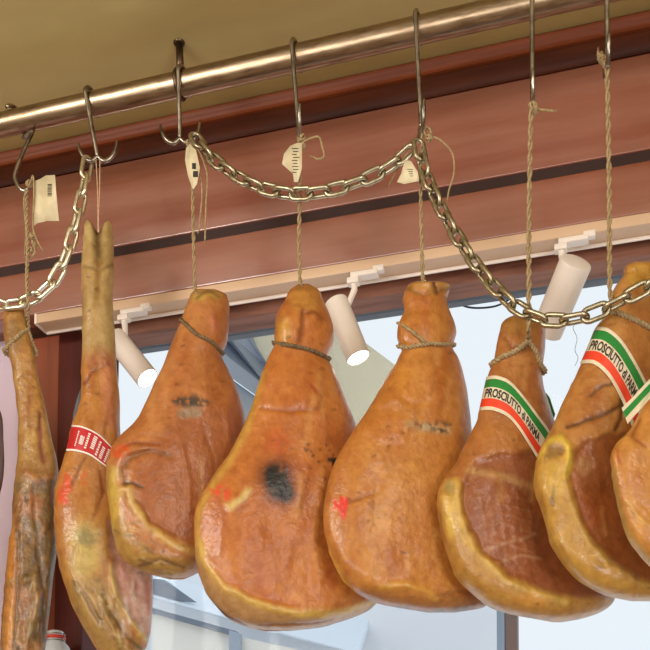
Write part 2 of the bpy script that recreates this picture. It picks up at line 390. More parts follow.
class Ham:
    def __init__(s, Lp, Rp, seed, yaw=30, thick=.058, neck=None, dY=0, topR=7, botR=34, nx=110, ny=240, lump=1.0):
        s.Lp, s.Rp, s.seed, s.thick, s.topR, s.botR, s.nx, s.ny, s.lump = Lp, Rp, seed, thick, topR, botR, nx, ny, lump
        s.ys = [p[0] for p in Lp]; s.y0 = Lp[0][0]; s.y1 = Lp[-1][0]
        yn = neck or (s.y0 + 30); xn = (s.L(yn) + s.R(yn)) / 2
        s.P0 = np.array(atY(float(xn), yn, D1 + dY)); a = math.radians(yaw); s.n = np.array([math.sin(a), -math.cos(a), 0.])
        ym = (s.y0 + s.y1) / 2; r = ray((float(s.L(ym)) + float(s.R(ym))) / 2, ym); s.dir = -r / np.linalg.norm(r)
        s.feat = []; s.base = lambda X, Y: np.array(lin((190, 118, 48))); s.notch = None
        ycol = np.linspace(s.y0, s.y1, 400); s._yc = ycol; s._l = s.L(ycol); s._r = s.R(ycol)
        s.loc = Vector(s.plane(float(xn), s.y0))
    def L(s, y): return pchip([p[0] for p in s.Lp], [p[1] for p in s.Lp], np.asarray(y, float))
    def R(s, y): return pchip([p[0] for p in s.Rp], [p[1] for p in s.Rp], np.asarray(y, float))
    def plane(s, px, py):
        r = ray(px, py); C0 = np.array(CAM); k = ((s.P0 - C0) @ s.n) / (r @ s.n); return C0 + r * np.asarray(k)[..., None]
    def colext(s, X):           # top and bottom of the outline over a column
        ok = (s._l[None] <= X.reshape(-1, 1)) & (s._r[None] >= X.reshape(-1, 1))
        i0 = np.argmax(ok, 1); i1 = len(s._yc) - 1 - np.argmax(ok[:, ::-1], 1); none = ~ok.any(1)
        top = s._yc[i0]; bot = s._yc[i1]; top[none] = s.y0; bot[none] = s.y1
        return top.reshape(X.shape), bot.reshape(X.shape)
    def prof(s, X, Y):
        l, r = s.L(Y), s.R(Y); hw = np.maximum((r - l) / 2, .5); u = np.clip((X - (l + r) / 2) / hw, -1, 1)
        d0 = np.minimum(hw * .00165, s.thick * (1 - np.exp(-hw / 26)) * 1.12)
        cs = (1 - np.abs(u) ** 2.3) ** (1 / 2.1)
        bot = np.interp(X, s._bx, s._by) if False else None
        g = lambda t: np.sqrt(np.clip(1 - (1 - np.clip(t, 0, 1)) ** 2, 0, 1))
        yb = s.bottom(X); tb = g((yb - Y) / s.botR); tt = g((Y - s.y0 + .15) / s.topR)
        return d0 * cs * tb * tt, u
    def bottom(s, X):
        if not hasattr(s, '_bx'):
            k = len(s._yc) // 2; il = k + np.argmin(s._l[k:]) if s._l[k:].min() < s._l[k] else k; ir = k + np.argmax(s._r[k:])
            bx = np.concatenate([s._l[il:], s._r[ir:][::-1]]); by = np.concatenate([s._yc[il:], s._yc[ir:][::-1]])
            o = np.argsort(bx, kind='stable'); s._bx, s._by = bx[o], by[o]
        return np.interp(X, s._bx, s._by)
    def front(s, X, Y, off=0):
        X = np.asarray(X, float); Y = np.asarray(Y, float); d, u = s.prof(X, Y); e = np.clip((1 - np.abs(u)) * 6, 0, 1)
        return s.plane(X, Y) + s.dir * ((d + s.disp(X, Y) * e + off))[..., None]
    def backp(s, X, Y, off=0):
        X = np.asarray(X, float); Y = np.asarray(Y, float); d, u = s.prof(X, Y)
        return s.plane(X, Y) - s.dir * ((d * .85 + off))[..., None]
    def disp(s, X, Y):
        D = (fbm(X / 34, Y / 44, s.seed, 2) - .5) * .010 * s.lump + (fbm(X / 9, Y / 13, s.seed + 9, 3) - .5) * .0016 * s.lump
        shp = D.shape; D = D.ravel().copy(); Xr, Yr = X.ravel(), Y.ravel()
        for f in s.feat:
            if not f.get('h'): continue
            q = near(f, Xr, Yr)
            if not len(q): continue
            x, y = Xr[q], Yr[q]
            if f['k'] == 'line':
                d, t = f_dist(s, f, x, y); D[q] += (f['h'] if f['h'] > 0 else f['h'] * .6) * np.exp(-(d / (f['w'] * 1.2)) ** 2) * (.5 + .5 * np.sin(np.pi * np.clip(t, 0, 1)))
            else: D[q] += f['h'] * f_mask(s, f, x, y)
        D = D.reshape(shp)
        return D
    def color(s, X, Y):
        C = np.ones(X.shape + (3,)) * s.base(X, Y)
        n1 = fbm(X / 22, Y / 40, s.seed + 20); n2 = fbm(X / 6, Y / 8, s.seed + 30)
        C = C * (1 + (n1[..., None] - .5) * np.array([.45, .9, 1.2])) * (1 + (n2[..., None] - .5) * np.array([.25, .4, .5]))
        shp = C.shape; C = C.reshape(-1, 3).copy(); Xr, Yr, nr = X.ravel(), Y.ravel(), n2.ravel()
        for f in s.feat:
            if f.get('c') is None: continue
            q = near(f, Xr, Yr)
            if not len(q): continue
            x, y = Xr[q], Yr[q]; c = np.array(lin(f['c']))
            if f['k'] == 'line': d, t = f_dist(s, f, x, y); m = np.exp(-(d / (f.get('cw') or f['w'])) ** 2)
            else: m = f_mask(s, f, x, y)
            m = np.clip(m * f.get('a', 1), 0, 1)[:, None]
            if f.get('br'): m = m * sstep(f['br'] - .12, f['br'] + .12, fbm(x / f.get('bs', 5), y / f.get('bs', 5), s.seed + 77))[:, None]
            C[q] = C[q] * (1 - m) + c * (.85 + .3 * nr[q][:, None]) * m
        C = C.reshape(shp)
        return np.clip(C * np.array([.84, .95, .95]), .001, 1)
    def line(s, pts, w, h=0, c=None, cw=None, a=1, br=None, bs=5): s.feat.append(dict(k='line', p=pts, w=w, h=h, c=c, cw=cw, a=a, br=br, bs=bs)); return s
    def area(s, pts, soft, h=0, c=None, a=1, br=None, bs=5): s.feat.append(dict(k='area', p=pts, s=soft, h=h, c=c, a=a, br=br, bs=bs)); return s
    def spot(s, x, y, rx, ry, c, soft=3, h=0, a=1, br=None, bs=4):
        return s.area([(x + rx * math.cos(q), y + ry * math.sin(q)) for q in np.linspace(0, 2 * math.pi, 14, endpoint=False)], soft, h, c, a, br, bs)
    def flecks(s, n=16, m=7):
        q = random.Random(s.seed)
        for i in range(n + m):
            y = q.uniform(s.y0 + 50, s.y1 - 18); l, r = float(s.L(y)), float(s.R(y)); x = l + (r - l) * q.uniform(.12, .88); a = q.uniform(-.5, .5)
            if i < n: ln = q.uniform(.5, 3.5); s.line([(x, y), (x + ln * math.cos(a), y + ln * math.sin(a))], q.uniform(.8, 1.5), h=-.0008, c=(118, 66, 30), a=q.uniform(.35, .8))
            else: ln = q.uniform(18, 45); s.line([(x, y), (x + ln * .15 * a, y + ln * .5), (x + ln * .4 * a, y + ln)], q.uniform(1.5, 4), h=q.choice((-.0012, .0012)), c=q.choice(((168, 92, 44), (214, 148, 84))), a=.45)
    def build(s, label, group='cured hams hanging from the rod', material=None):
        s.flecks(); t = thing('cured_ham', label, 'ham', s.loc, group); s.t = t
        v = (1 - np.cos(np.linspace(0, math.pi, s.ny))) / 2; lv = .55 * np.linspace(0, 1, s.ny) + .45 * v
        ys = s.y0 + (s.y1 - s.y0) * lv
        th = np.linspace(0, math.pi, s.nx); uu = -np.cos(th); uu = .5 * uu + .5 * np.linspace(-1, 1, s.nx)
        Yf, U = np.meshgrid(ys, uu, indexing='ij'); l, r = s.L(Yf), s.R(Yf); wob = (vnoise(Yf / 7, Yf * 0 + 3, s.seed + 5) - .5) * 1.2 * s.lump
        l2 = l + wob * (U < 0); X = (l2 + r) / 2 + U * (r - l2) / 2
        fp = s.front(X, Yf); cf = s.color(X, Yf)
        nt_ = lambda A, X_, Y_: A if s.notch is None else A - np.array([0, 0, 1.]) * (s.notch[2] * np.exp(-((X_ - s.notch[0]) / s.notch[1]) ** 2) * (1 - sstep(0, s.notch[3], Y_ - s.y0)))[..., None]
        fp = nt_(fp, X, Yf)
        nb = 36; ub = np.linspace(1, -1, nb)[1:-1]; Yb, Ub = np.meshgrid(ys, ub, indexing='ij'); lb, rb = s.L(Yb), s.R(Yb); Xb = (lb + rb) / 2 + Ub * (rb - lb) / 2
        bp = nt_(s.backp(Xb, Yb), Xb, Yb); cb = s.color(Xb + 300, Yb + 300)
        ring = np.concatenate([fp, bp], 1); colr = np.concatenate([cf, cb], 1); n = ring.shape[1]
        verts = ring.reshape(-1, 3); faces = []
        for i in range(s.ny - 1):
            a = i * n; b = a + n
            faces += [(a + k, b + k, b + (k + 1) % n, a + (k + 1) % n) for k in range(n)]
        faces += [tuple(range(n)), tuple((s.ny - 1) * n + k for k in range(n - 1, -1, -1))]
        o = mesh_obj('meat_body', verts.tolist(), faces, material or HAM, t)
        at = o.data.color_attributes.new('tone', 'FLOAT_COLOR', 'POINT')
        at.data.foreach_set('color', np.concatenate([colr.reshape(-1, 3), np.ones((len(verts), 1))], 1).ravel().astype(np.float32))
        return s
def near(f, X, Y):
    p = np.array(f['p'], float); g = (3 * max(f['w'] * 1.2, f.get('cw') or 0) if f['k'] == 'line' else f['s'] * 1.5) + 6
    return np.nonzero((X > p[:, 0].min() - g) & (X < p[:, 0].max() + g) & (Y > p[:, 1].min() - g) & (Y < p[:, 1].max() + g))[0]
def f_dist(s, f, X, Y):
    wx = (fbm(X / 12, Y / 12, s.seed + 50, 2) - .5) * 3.2; wy = (fbm(X / 12 + 40, Y / 12, s.seed + 51, 2) - .5) * 3.2
    return dist_poly(X + wx, Y + wy, f['p'])
def f_mask(s, f, X, Y):
    k = min(4, f['s'] * 1.1); wx = (fbm(X / 13, Y / 13, s.seed + 60, 2) - .5) * k * 2; wy = (fbm(X / 13 + 40, Y / 13, s.seed + 61, 2) - .5) * k * 2
    X = X + wx; Y = Y + wy
    d, _ = dist_poly(X, Y, f['p'], True); sd = np.where(inside(X, Y, f['p']), d, -d); return sstep(-f['s'], f['s'], sd)

SKIN = (196, 118, 44); ORANGE = (200, 108, 36); YEL = (216, 160, 60); TAN = (190, 136, 72); MEAT = (156, 88, 44); PINK = (214, 160, 142)
def basec(*c):
    v = np.array(lin(c)); return lambda X, Y: v

# --- ham 0: a sliver at the left edge
h0 = Ham([(300, -62), (330, -64), (380, -70), (420, -84), (500, -110), (580, -112), (625, -95), (645, -70)],
         [(300, -42), (330, -40), (380, -22), (410, 0), (440, 3.5), (480, 3), (510, -4), (580, -14), (625, -30), (645, -52)], 3, yaw=28, ny=120, nx=60)
h0.base = basec(110, 60, 40)
h0.build('dark ham, only a sliver of it showing at the left edge')

# --- ham 1: slim rough leg
h1 = Ham([(309, 4), (320, 3), (340, 5), (360, 10), (380, 13), (400, 16), (420, 18), (440, 18), (460, 17), (475, 15), (490, 13), (520, 12), (550, 8), (580, 5), (600, 3), (625, 1), (650, 0), (675, 4), (690, 12)],
         [(309, 24), (320, 26), (340, 31), (360, 36), (380, 39), (400, 44), (420, 48), (440, 52), (460, 57), (475, 58.5), (490, 56), (520, 57.5), (550, 57), (580, 53), (600, 51), (625, 48), (650, 45), (675, 38), (690, 28)], 11, yaw=24, thick=.045, nx=80, ny=300, lump=1.2)
h1.base = lambda X, Y: np.array(lin((184, 128, 64))) * (1 - sstep(440, 490, Y))[..., None] + np.array(lin((150, 100, 48))) * sstep(440, 490, Y)[..., None]
h1.area([(16, 478), (58, 474), (60, 520), (57, 570), (48, 650), (20, 650), (24, 560), (18, 520)], 5, c=(118, 84, 44), a=.85, br=.42, bs=9)
h1.line([(10, 520), (12, 580), (10, 650)], 6, c=(206, 128, 44))
h1.line([(33, 490), (38, 540), (42, 590), (44, 640)], 2.5, h=-.006, c=(84, 56, 30), a=.6)
h1.line([(17, 520), (19, 560), (17, 610), (14, 650)], 2, h=-.005, c=(90, 52, 26), a=.7)
h1.line([(39, 410), (40, 440), (43, 462)], 2.5, h=-.005, c=(140, 70, 40))
h1.line([(25, 580), (34, 575), (38, 600), (30, 625), (24, 650)], 3, h=.005, c=(168, 124, 66))
h1.line([(22, 470), (40, 480), (57, 476)], 4, h=.004, c=(176, 110, 50))
h1.line([(26, 350), (32, 380), (36, 410)], 6, c=(196, 130, 62), a=.7)
h1.spot(13, 335, 8, 14, (150, 110, 66), 4, a=.7)
h1.spot(30, 505, 14, 14, (176, 98, 44), 5, a=.7, br=.45)
q = random.Random(5)
for i in range(46):
    y = q.uniform(478, 655); x = q.uniform(float(h1.L(y)) + 8, float(h1.R(y)) - 3)
    h1.line([(x, y), (x + q.uniform(-3, 3), y + q.uniform(3, 12))], q.uniform(1.5, 4), h=q.choice((-.0025, .0025, .0015)), c=q.choice(((96, 68, 36), (150, 112, 60), (188, 116, 52), (124, 96, 54), (72, 48, 28))), a=q.uniform(.5, .9), br=.4)
h1.build('slim leg at the far left with a rough dark brown lower half', material=HAMR)

# --- ham 2: long leg with the trotter, crimson band
h2 = Ham([(220, 86.5), (226, 84), (234, 83.5), (268, 81), (301, 82), (335, 82), (369, 81), (403, 79.5), (424, 72), (440, 68.5), (455, 65), (474, 58.6), (496, 54), (515, 54), (535, 55), (555, 57), (573, 61), (592, 67), (615, 77), (638, 90), (652, 100), (662, 114)],
         [(220, 109), (226, 112), (234, 113), (268, 114), (301, 113), (335, 115), (369, 117), (403, 120), (424, 120), (440, 121), (455, 123), (474, 128), (496, 134), (515, 139), (535, 145), (555, 150), (573, 152.5), (592, 153), (615, 152), (638, 149), (652, 143), (662, 128)], 23, yaw=30, thick=.05, nx=110, ny=320, topR=5)
h2.base = lambda X, Y: np.array(lin((190, 148, 92))) * (1 - sstep(340, 372, Y))[..., None] + np.array(lin((192, 118, 52))) * sstep(340, 372, Y)[..., None]
h2.notch = (98, 5, .026, 34)
h2.line([(98, 216), (98, 236), (99, 262)], 4.5, h=-.014, c=(110, 76, 36))
h2.line([(99, 262), (98, 300)], 3, h=-.004, c=(160, 112, 54))
h2.line([(84, 268), (100, 272), (114, 266)], 2, h=-.002, c=(150, 110, 60))
h2.spot(102, 363, 14, 9, (166, 84, 58), 7, a=.8)
h2.line([(84, 384), (92, 374), (102, 370), (108, 366)], 2, h=-.003, c=(140, 66, 36))
h2.line([(106, 372), (108, 400), (110, 425)], 5, c=(214, 132, 96), a=.8)
h2.spot(66, 490, 6.5, 17, (226, 74, 26), 3, br=.36)
h2.spot(84, 478, 3, 7, (220, 84, 34), 2, br=.42)
h2.line([(86, 456), (80, 470), (72, 484)], 1.6, h=-.003, c=(140, 76, 34))
h2.line([(100, 470), (104, 490), (98, 510), (84, 528)], 1.8, h=-.003, c=(160, 88, 36))
h2.line([(84, 534), (88, 550), (84, 562)], 17, h=.003, c=(200, 162, 88), a=1.1)
h2.spot(88, 534, 14, 9, (142, 124, 84), 5, a=.7, br=.4)
h2.area([(66, 578), (104, 572), (112, 590), (132, 632), (146, 650), (110, 664), (90, 640), (74, 606)], 5, c=(172, 128, 70), a=.9)
h2.area([(110, 520), (150, 540), (156, 600), (152, 634), (140, 630), (122, 600), (112, 570)], 4, h=-.004, c=(206, 148, 126))
h2.line([(140, 550), (138, 590), (146, 622)], 5, c=(222, 180, 168), a=.7, br=.4)
h2.line([(110, 562), (116, 592), (132, 620), (148, 640)], 2.6, h=.007, c=(206, 166, 96))
h2.line([(104, 590), (112, 612), (128, 634), (140, 648)], 2, h=-.005, c=(120, 84, 44))
h2.line([(84, 590), (92, 606), (100, 618)], 2.4, h=-.005, c=(136, 98, 56)); h2.line([(98, 588), (106, 612), (118, 634)], 2, h=.004)
for i in range(40):
    y = q.uniform(576, 650); x = q.uniform(float(h2.L(y)) + 4, float(h2.L(y)) + 50)
    h2.line([(x, y), (x + q.uniform(0, 6), y + q.uniform(3, 12))], q.uniform(1, 2.6), h=q.choice((-.002, .002)), c=q.choice(((128, 96, 56), (196, 160, 104), (156, 118, 66))), a=q.uniform(.4, .8), br=.4)
for i in range(16):
    y = q.uniform(540, 620); x = q.uniform(122, 148); h2.line([(x, y), (x + 1, y + q.uniform(5, 16))], q.uniform(1.2, 3), h=q.choice((-.001, .001)), c=q.choice(((232, 196, 186), (188, 112, 96), (222, 180, 166))), a=.7)
h2.build('long thin leg with its forked trotter on top and a crimson paper band', material=HAM)

# --- ham 3
h3 = Ham([(289, 196), (293, 191.5), (301, 188), (318, 182), (335, 175), (352, 168), (369, 161.5), (386, 153), (403, 145), (420, 136), (435, 121), (447, 111.5), (460, 107), (475, 106), (495, 107.6), (518, 110.5), (535, 113), (546, 116), (557, 121), (565, 130), (571, 142), (576, 156), (579.5, 171)],
         [(289, 215), (293, 224), (301, 228.5), (318, 229), (335, 228), (346, 226), (354, 222), (369, 228), (386, 236), (403, 242), (420, 246), (435, 247.5), (450, 247.5), (475, 246), (495, 242), (518, 236), (535, 230), (546, 224), (557, 216), (565, 208), (571, 201), (576, 192), (579.5, 183)], 31, yaw=31, thick=.056, topR=8)
h3.base = basec(190, 112, 58)
h3.spot(207, 296, 16, 7, (196, 146, 70), 4)
h3.area([(150, 440), (186, 412), (240, 410), (250, 450), (240, 520), (214, 552), (180, 540), (150, 520), (138, 490)], 9, h=-.003, c=(168, 90, 48), a=.8)
h3.area([(105, 465), (122, 468), (120, 500), (132, 530), (160, 548), (196, 560), (180, 582), (140, 574), (116, 552), (106, 510)], 5, c=(182, 132, 62), a=.95)
h3.spot(114, 500, 6, 34, (208, 160, 66), 3)
h3.line([(120, 489), (129, 486), (134, 502), (149, 524), (170, 538), (193, 549)], 4.5, h=.0055, c=(212, 160, 84))
h3.line([(138, 500), (154, 520), (176, 533)], 3, h=-.004, c=(150, 76, 38), a=.7)
h3.line([(127, 482), (124, 468), (134, 456), (152, 450), (170, 456)], 3, h=-.007, c=(146, 84, 40))
h3.line([(118, 462), (126, 452), (144, 446), (166, 450)], 3, h=.004)
h3.line([(126, 482), (134, 482), (144, 487)], 1.6, h=-.006, c=(98, 54, 26))
h3.line([(116, 452), (134, 442), (160, 444)], 1.8, h=-.004, c=(150, 72, 34)); h3.line([(122, 442), (142, 434), (168, 438)], 1.6, h=-.003)
h3.spot(121, 452, 13, 6, (222, 84, 30), 3, a=.9, br=.42)
h3.spot(190, 402, 17, 5, (62, 52, 44), 3, a=.95, br=.40)
h3.spot(190, 413, 12, 5.5, (148, 116, 82), 3, a=.8)
h3.line([(212, 318), (214, 332)], 3, h=.002, c=(214, 120, 90), a=.6)
h3.line([(200, 420), (214, 460), (216, 500)], 2, h=-.002); h3.line([(178, 430), (188, 470), (190, 510)], 2, h=.0025); h3.line([(226, 400), (228, 440)], 3, h=.003)
h3.line([(140, 565), (160, 556), (184, 566)], 2, h=-.004, c=(130, 88, 46))
h3.line([(196, 300), (208, 292), (220, 298)], 2, h=-.003, c=(150, 104, 50))
for i in range(26):
    y = q.uniform(505, 572); x = float(h3.L(y)) + q.uniform(3, 44)
    if y > 505 + (x - 120) * .75 or x < 122: h3.line([(x, y), (x + q.uniform(3, 9), y + q.uniform(-1, 5))], q.uniform(1, 2.4), h=q.choice((-.0018, .0018)), c=q.choice(((132, 92, 50), (206, 158, 88), (158, 108, 60))), a=q.uniform(.4, .8))
h3.build('ham with a black smudge on its upper side and a curled fat ridge')

# --- ham 4
h4 = Ham([(284, 298), (288, 292), (301, 284.6), (312, 278), (320, 276), (335, 274.5), (346, 274), (356, 269), (369, 263.6), (386, 257.5), (403, 252.5), (420, 246.5), (434, 240), (447, 233), (460, 224.5), (474, 214.5), (490, 204), (501, 198), (515, 194.5), (530, 193.8), (546, 194.8), (560, 196), (573.6, 199), (585, 202.5), (596, 208), (604, 214), (612, 221), (618, 228), (623.5, 237), (628, 250), (631, 265)],
         [(284, 309), (288, 316), (301, 323.5), (312, 328.5), (320, 331.5), (335, 334), (346, 332.5), (356, 328), (369, 333.5), (386, 340.5), (403, 347), (420, 354.5), (434, 358), (447, 360), (460, 362), (474, 365), (490, 369), (501, 372), (515, 376), (530, 380), (546, 384), (560, 386), (573.6, 387), (585, 386), (596, 383), (604, 376), (612, 366), (618, 352), (623.5, 335), (628, 318), (631, 290)], 41, yaw=30, thick=.062, topR=12, nx=140, ny=280)
h4.base = basec(200, 114, 50)
h4.area([(188, 540), (202, 540), (214, 568), (240, 590), (275, 605), (330, 610), (386, 596), (380, 614), (300, 640), (230, 630), (200, 595)], 4, h=-.002, c=(188, 134, 84))
h4.line([(262, 375), (248, 425), (232, 458), (210, 490), (200, 510), (198, 535), (203, 556)], 4.5, h=.002, c=(212, 158, 72), a=.8)
h4.line([(200, 542), (209, 563), (229, 585), (262, 601), (301, 609), (345, 608), (380, 598)], 4.5, h=.0035, c=(216, 164, 78))
h4.line([(208, 556), (226, 576), (258, 592), (300, 600)], 3, h=-.004, c=(190, 92, 30), a=.5)
h4.spot(305, 300, 18, 16, (190, 130, 56), 5, a=.6); h4.line([(284, 326), (284, 338)], 8, h=.003, c=(216, 156, 76), a=.8)
h4.line([(302, 314), (303, 330), (300, 344)], 3, h=-.007, c=(150, 76, 34)); h4.line([(303, 318), (314, 314), (322, 322)], 2.5, h=-.004, c=(160, 84, 38)); h4.line([(288, 304), (300, 308), (316, 304)], 2, h=-.004)
h4.line([(280, 322), (290, 326), (292, 342)], 2.5, h=-.003)
h4.line([(262, 410), (285, 413), (310, 412), (322, 407)], 2, h=-.005, c=(160, 82, 34), a=.7); h4.line([(268, 404), (290, 405), (312, 400), (316, 388)], 7, h=.0022)
h4.line([(310, 388), (320, 398), (318, 410)], 2.5, h=-.003, c=(166, 74, 32))
h4.spot(276, 444, 11, 14, (196, 76, 28), 8, a=.5)
h4.line([(278, 474), (278, 488)], 17, c=(132, 48, 26), a=.85)
h4.line([(276, 475), (279, 486)], 12, c=(20, 14, 14), a=1.5)
h4.line([(284, 489), (286, 494)], 7.5, c=(24, 16, 16), a=1.2)
for i in range(34): h4.line([(321 + rnd.uniform(-5, 5), 470 + i * 3.3), (321.5 + rnd.uniform(-5, 5), 471 + i * 3.3)], 1.6, h=.0016)
h4.area([(327, 458), (336, 458), (336, 468), (331, 468), (331, 462), (327, 461)], .8, c=(24, 20, 18))
h4.spot(222, 494, 12, 8, (226, 74, 36), 3, br=.42)
h4.area([(228, 504), (240, 496), (248, 484), (254, 486), (248, 498), (238, 506), (230, 510)], 2.5, h=.002, c=(220, 176, 108), br=.36)
h4.line([(322, 470), (316, 510), (314, 545), (318, 580)], 4, h=.004, c=(212, 130, 60), a=.6)  # wet fat ridge, its gloss highlight put into the lighter colour
h4.line([(330, 500), (326, 540), (332, 580)], 5, c=(176, 72, 40), a=.5)
h4.line([(260, 520), (262, 560)], 5, h=.002); h4.line([(290, 540), (286, 575)], 4, h=.002)
for i in range(26):
    q = rnd.uniform(0, 1); h4.spot(322 + rnd.uniform(-22, 24), 462 + rnd.uniform(-18, 26), rnd.uniform(.8, 1.7), rnd.uniform(.8, 1.5), (92, 52, 24), .8, a=.8)
h4.line([(206, 600), (222, 612), (245, 624)], 2, h=-.003, c=(120, 76, 38)); h4.line([(260, 622), (300, 620), (330, 617)], 1.8, h=-.003, c=(150, 90, 46))
h4.build('big pear-shaped ham with a round black spot in its middle')

# --- ham 5
h5 = Ham([(281.5, 416), (284, 410), (288, 406.6), (299, 403), (314, 403.4), (321, 399.5), (333, 397), (342, 398), (348, 401.5), (357, 399), (368, 393), (378, 386.5), (389, 380), (400, 373.5), (415, 364), (430, 354), (447, 343), (464, 334), (481, 328.5), (498, 325), (515, 323), (531.5, 324), (548, 328), (565, 334), (576, 340), (586, 348), (596, 361), (601, 371), (605, 383), (609, 405), (612.5, 428)],
         [(281.5, 436), (284, 448), (288, 449.5), (299, 447), (314, 451), (321, 454), (333, 456.4), (342, 454), (348, 453), (357, 458), (368, 462), (378, 464.5), (389, 467), (400, 468.5), (415, 470.5), (430, 472), (447, 475), (464, 479), (481, 484), (498, 488), (515, 491), (531.5, 493), (548, 494.5), (565, 495), (576, 495), (586, 494), (596, 492), (601, 490), (605, 487), (609, 478), (612.5, 455)], 55, yaw=30, thick=.06, topR=6, nx=130, ny=280)
h5.base = basec(198, 120, 52)
h5.line([(408, 290), (424, 298), (448, 290)], 2.5, h=-.004, c=(150, 96, 40)); h5.line([(408, 284), (428, 286), (446, 286)], 3, h=.005, c=(208, 150, 74))
h5.spot(426, 289, 14, 5, (196, 130, 58), 3); h5.line([(432, 282), (436, 296)], 2, h=-.006, c=(120, 70, 30))
h5.line([(424, 300), (426, 330)], 5, c=(190, 98, 42), a=.6)
h5.area([(342, 590), (370, 583), (400, 586), (430, 592), (490, 588), (492, 606), (440, 618), (380, 606)], 4, c=(170, 104, 46), a=.85, br=.3, bs=12)
h5.line([(382, 583), (402, 580), (425, 586), (436, 594)], 3.5, h=.004, c=(216, 150, 56), a=.8); h5.line([(436, 592), (460, 588), (490, 590)], 2.5, h=-.003, c=(150, 86, 38), a=.6)
h5.line([(326, 545), (336, 568), (350, 590)], 4, c=(220, 160, 60), a=.9)
h5.area([(336, 497), (341, 503), (342, 496), (351, 496), (350, 503), (347, 518), (343, 514), (340, 506), (336, 509)], 1.6, c=(232, 52, 30))
h5.line([(352, 500), (366, 494), (380, 490)], 1.8, h=-.003, c=(160, 84, 30)); h5.spot(404, 549, 3, 1.4, (130, 66, 30), 1)
h5.spot(432, 427, 22, 6, (96, 66, 44), 4, a=.85, br=.44)
h5.line([(372, 450), (378, 480), (384, 520)], 9, c=(216, 148, 76), a=.5, br=.44); h5.line([(396, 470), (402, 500)], 8, c=(214, 150, 84), a=.4, br=.44)
h5.line([(404, 380), (412, 410)], 10, c=(214, 134, 46), a=.5)
h5.spot(470, 540, 20, 50, (176, 88, 34), 14, a=.5); h5.spot(385, 401, 14, 9, (190, 110, 40), 5, h=.004, a=.5)
h5.spot(388, 428, 24, 12, (206, 118, 44), 6, h=.003, a=.4); h5.line([(395, 394), (412, 405), (440, 402)], 3, h=-.003)
h5.line([(352, 560), (360, 520), (366, 480)], 10, h=.0015)
h5.line([(370, 600), (400, 607), (430, 610), (470, 606)], 4, c=(120, 78, 40), br=.46, bs=8)
h5.line([(408, 425), (425, 428), (446, 431)], 4, c=(214, 178, 132), a=.7, br=.38); h5.line([(430, 429), (446, 432)], 2.2, c=(84, 60, 40), a=.9, br=.4, bs=3)
h5.build('smooth orange ham with a small red stamp on its left side')

# --- ham 6
h6 = Ham([(315.5, 513), (318, 508), (332, 499.5), (340, 497.5), (350, 495.5), (361, 493.5), (372, 489), (387, 485), (400, 482), (411, 479), (424, 475.5), (433, 470.5), (448, 463), (464, 455), (474, 447), (484, 440.5), (492, 437.5), (502, 436.8), (525, 439.5), (548, 445), (562, 449.5), (575.5, 455), (585, 462), (592, 469.5), (600, 479), (606, 487.5), (611, 499), (615, 513), (619, 535), (622, 552)],
         [(315.5, 540), (318, 544), (332, 545.5), (340, 545.5), (350, 545), (361, 543.5), (372, 542.5), (387, 544), (400, 548), (411, 551.5), (424, 556), (433, 560), (448, 568), (464, 577), (474, 583), (484, 588), (492, 591.5), (502, 596), (525, 604), (548, 609.5), (562, 612), (575.5, 613.5), (585, 614.5), (592, 615), (600, 614.5), (606, 610), (611, 603), (615, 594), (619, 580), (622, 562)], 67, yaw=30, thick=.058, topR=6, nx=130, ny=280)
h6.base = basec(184, 112, 56)
h6.area([(463, 482), (476, 462), (500, 455), (560, 450), (600, 480), (620, 560), (612, 594), (589, 595), (565, 592), (538, 585), (508, 571), (484, 551), (470, 528), (464, 502)], 4, h=-.007, c=(156, 84, 46))
h6.area([(436, 500), (444, 480), (456, 479), (464, 486), (465, 502), (471, 528), (484, 551), (508, 572), (538, 586), (565, 594), (589, 596), (620, 590), (618, 606), (570, 630), (500, 618), (450, 580)], 3, h=.003, c=(192, 132, 58))
h6.line([(458, 482), (459, 505), (465, 532), (480, 555), (506, 576), (538, 590), (565, 597)], 4, h=.0015, c=(214, 164, 76), a=.8)
h6.line([(449, 500), (450, 516), (454, 530)], 5.5, c=(222, 170, 66)); h6.spot(450, 489, 5, 5, (174, 138, 74), 3, h=-.003)
h6.spot(530, 595, 14, 6, (214, 140, 54), 5, a=.6); h6.line([(440, 512), (444, 540)], 1.6, c=(140, 90, 44), a=.7)
for i in range(6): h6.line([(480 + i * 9, 492 - i), (486 + i * 9, 524), (490 + i * 9, 552 + i * 2)], 1.3, h=.0007, c=(190, 126, 88), a=.32, br=.45)
for i in range(6): h6.line([(474 + i * 2, 496 + i * 10), (500, 494 + i * 9), (532, 500 + i * 10)], 1.3, h=.0007, c=(190, 126, 88), a=.32, br=.45)
h6.line([(470, 470), (500, 476), (545, 490)], 4, h=.001, c=(204, 150, 92), a=.6)
h6.line([(484, 548), (510, 540), (535, 532)], 1.8, h=.001, c=(200, 144, 108), a=.5); h6.line([(500, 560), (520, 552), (540, 556)], 1.5, h=.001, c=(196, 138, 100), a=.5)
h6.line([(504, 340), (512, 350), (530, 352)], 3, h=-.004, c=(150, 84, 36)); h6.spot(518, 328, 18, 9, (186, 126, 56), 5, a=.7)
h6.spot(495, 440, 24, 14, (192, 116, 50), 8, a=.6)
h6.line([(550, 470), (566, 500), (588, 560)], 10, c=(136, 66, 30), a=.5)
h6.build('ham with green and red band, netted dark meat and a narrow pale rim')

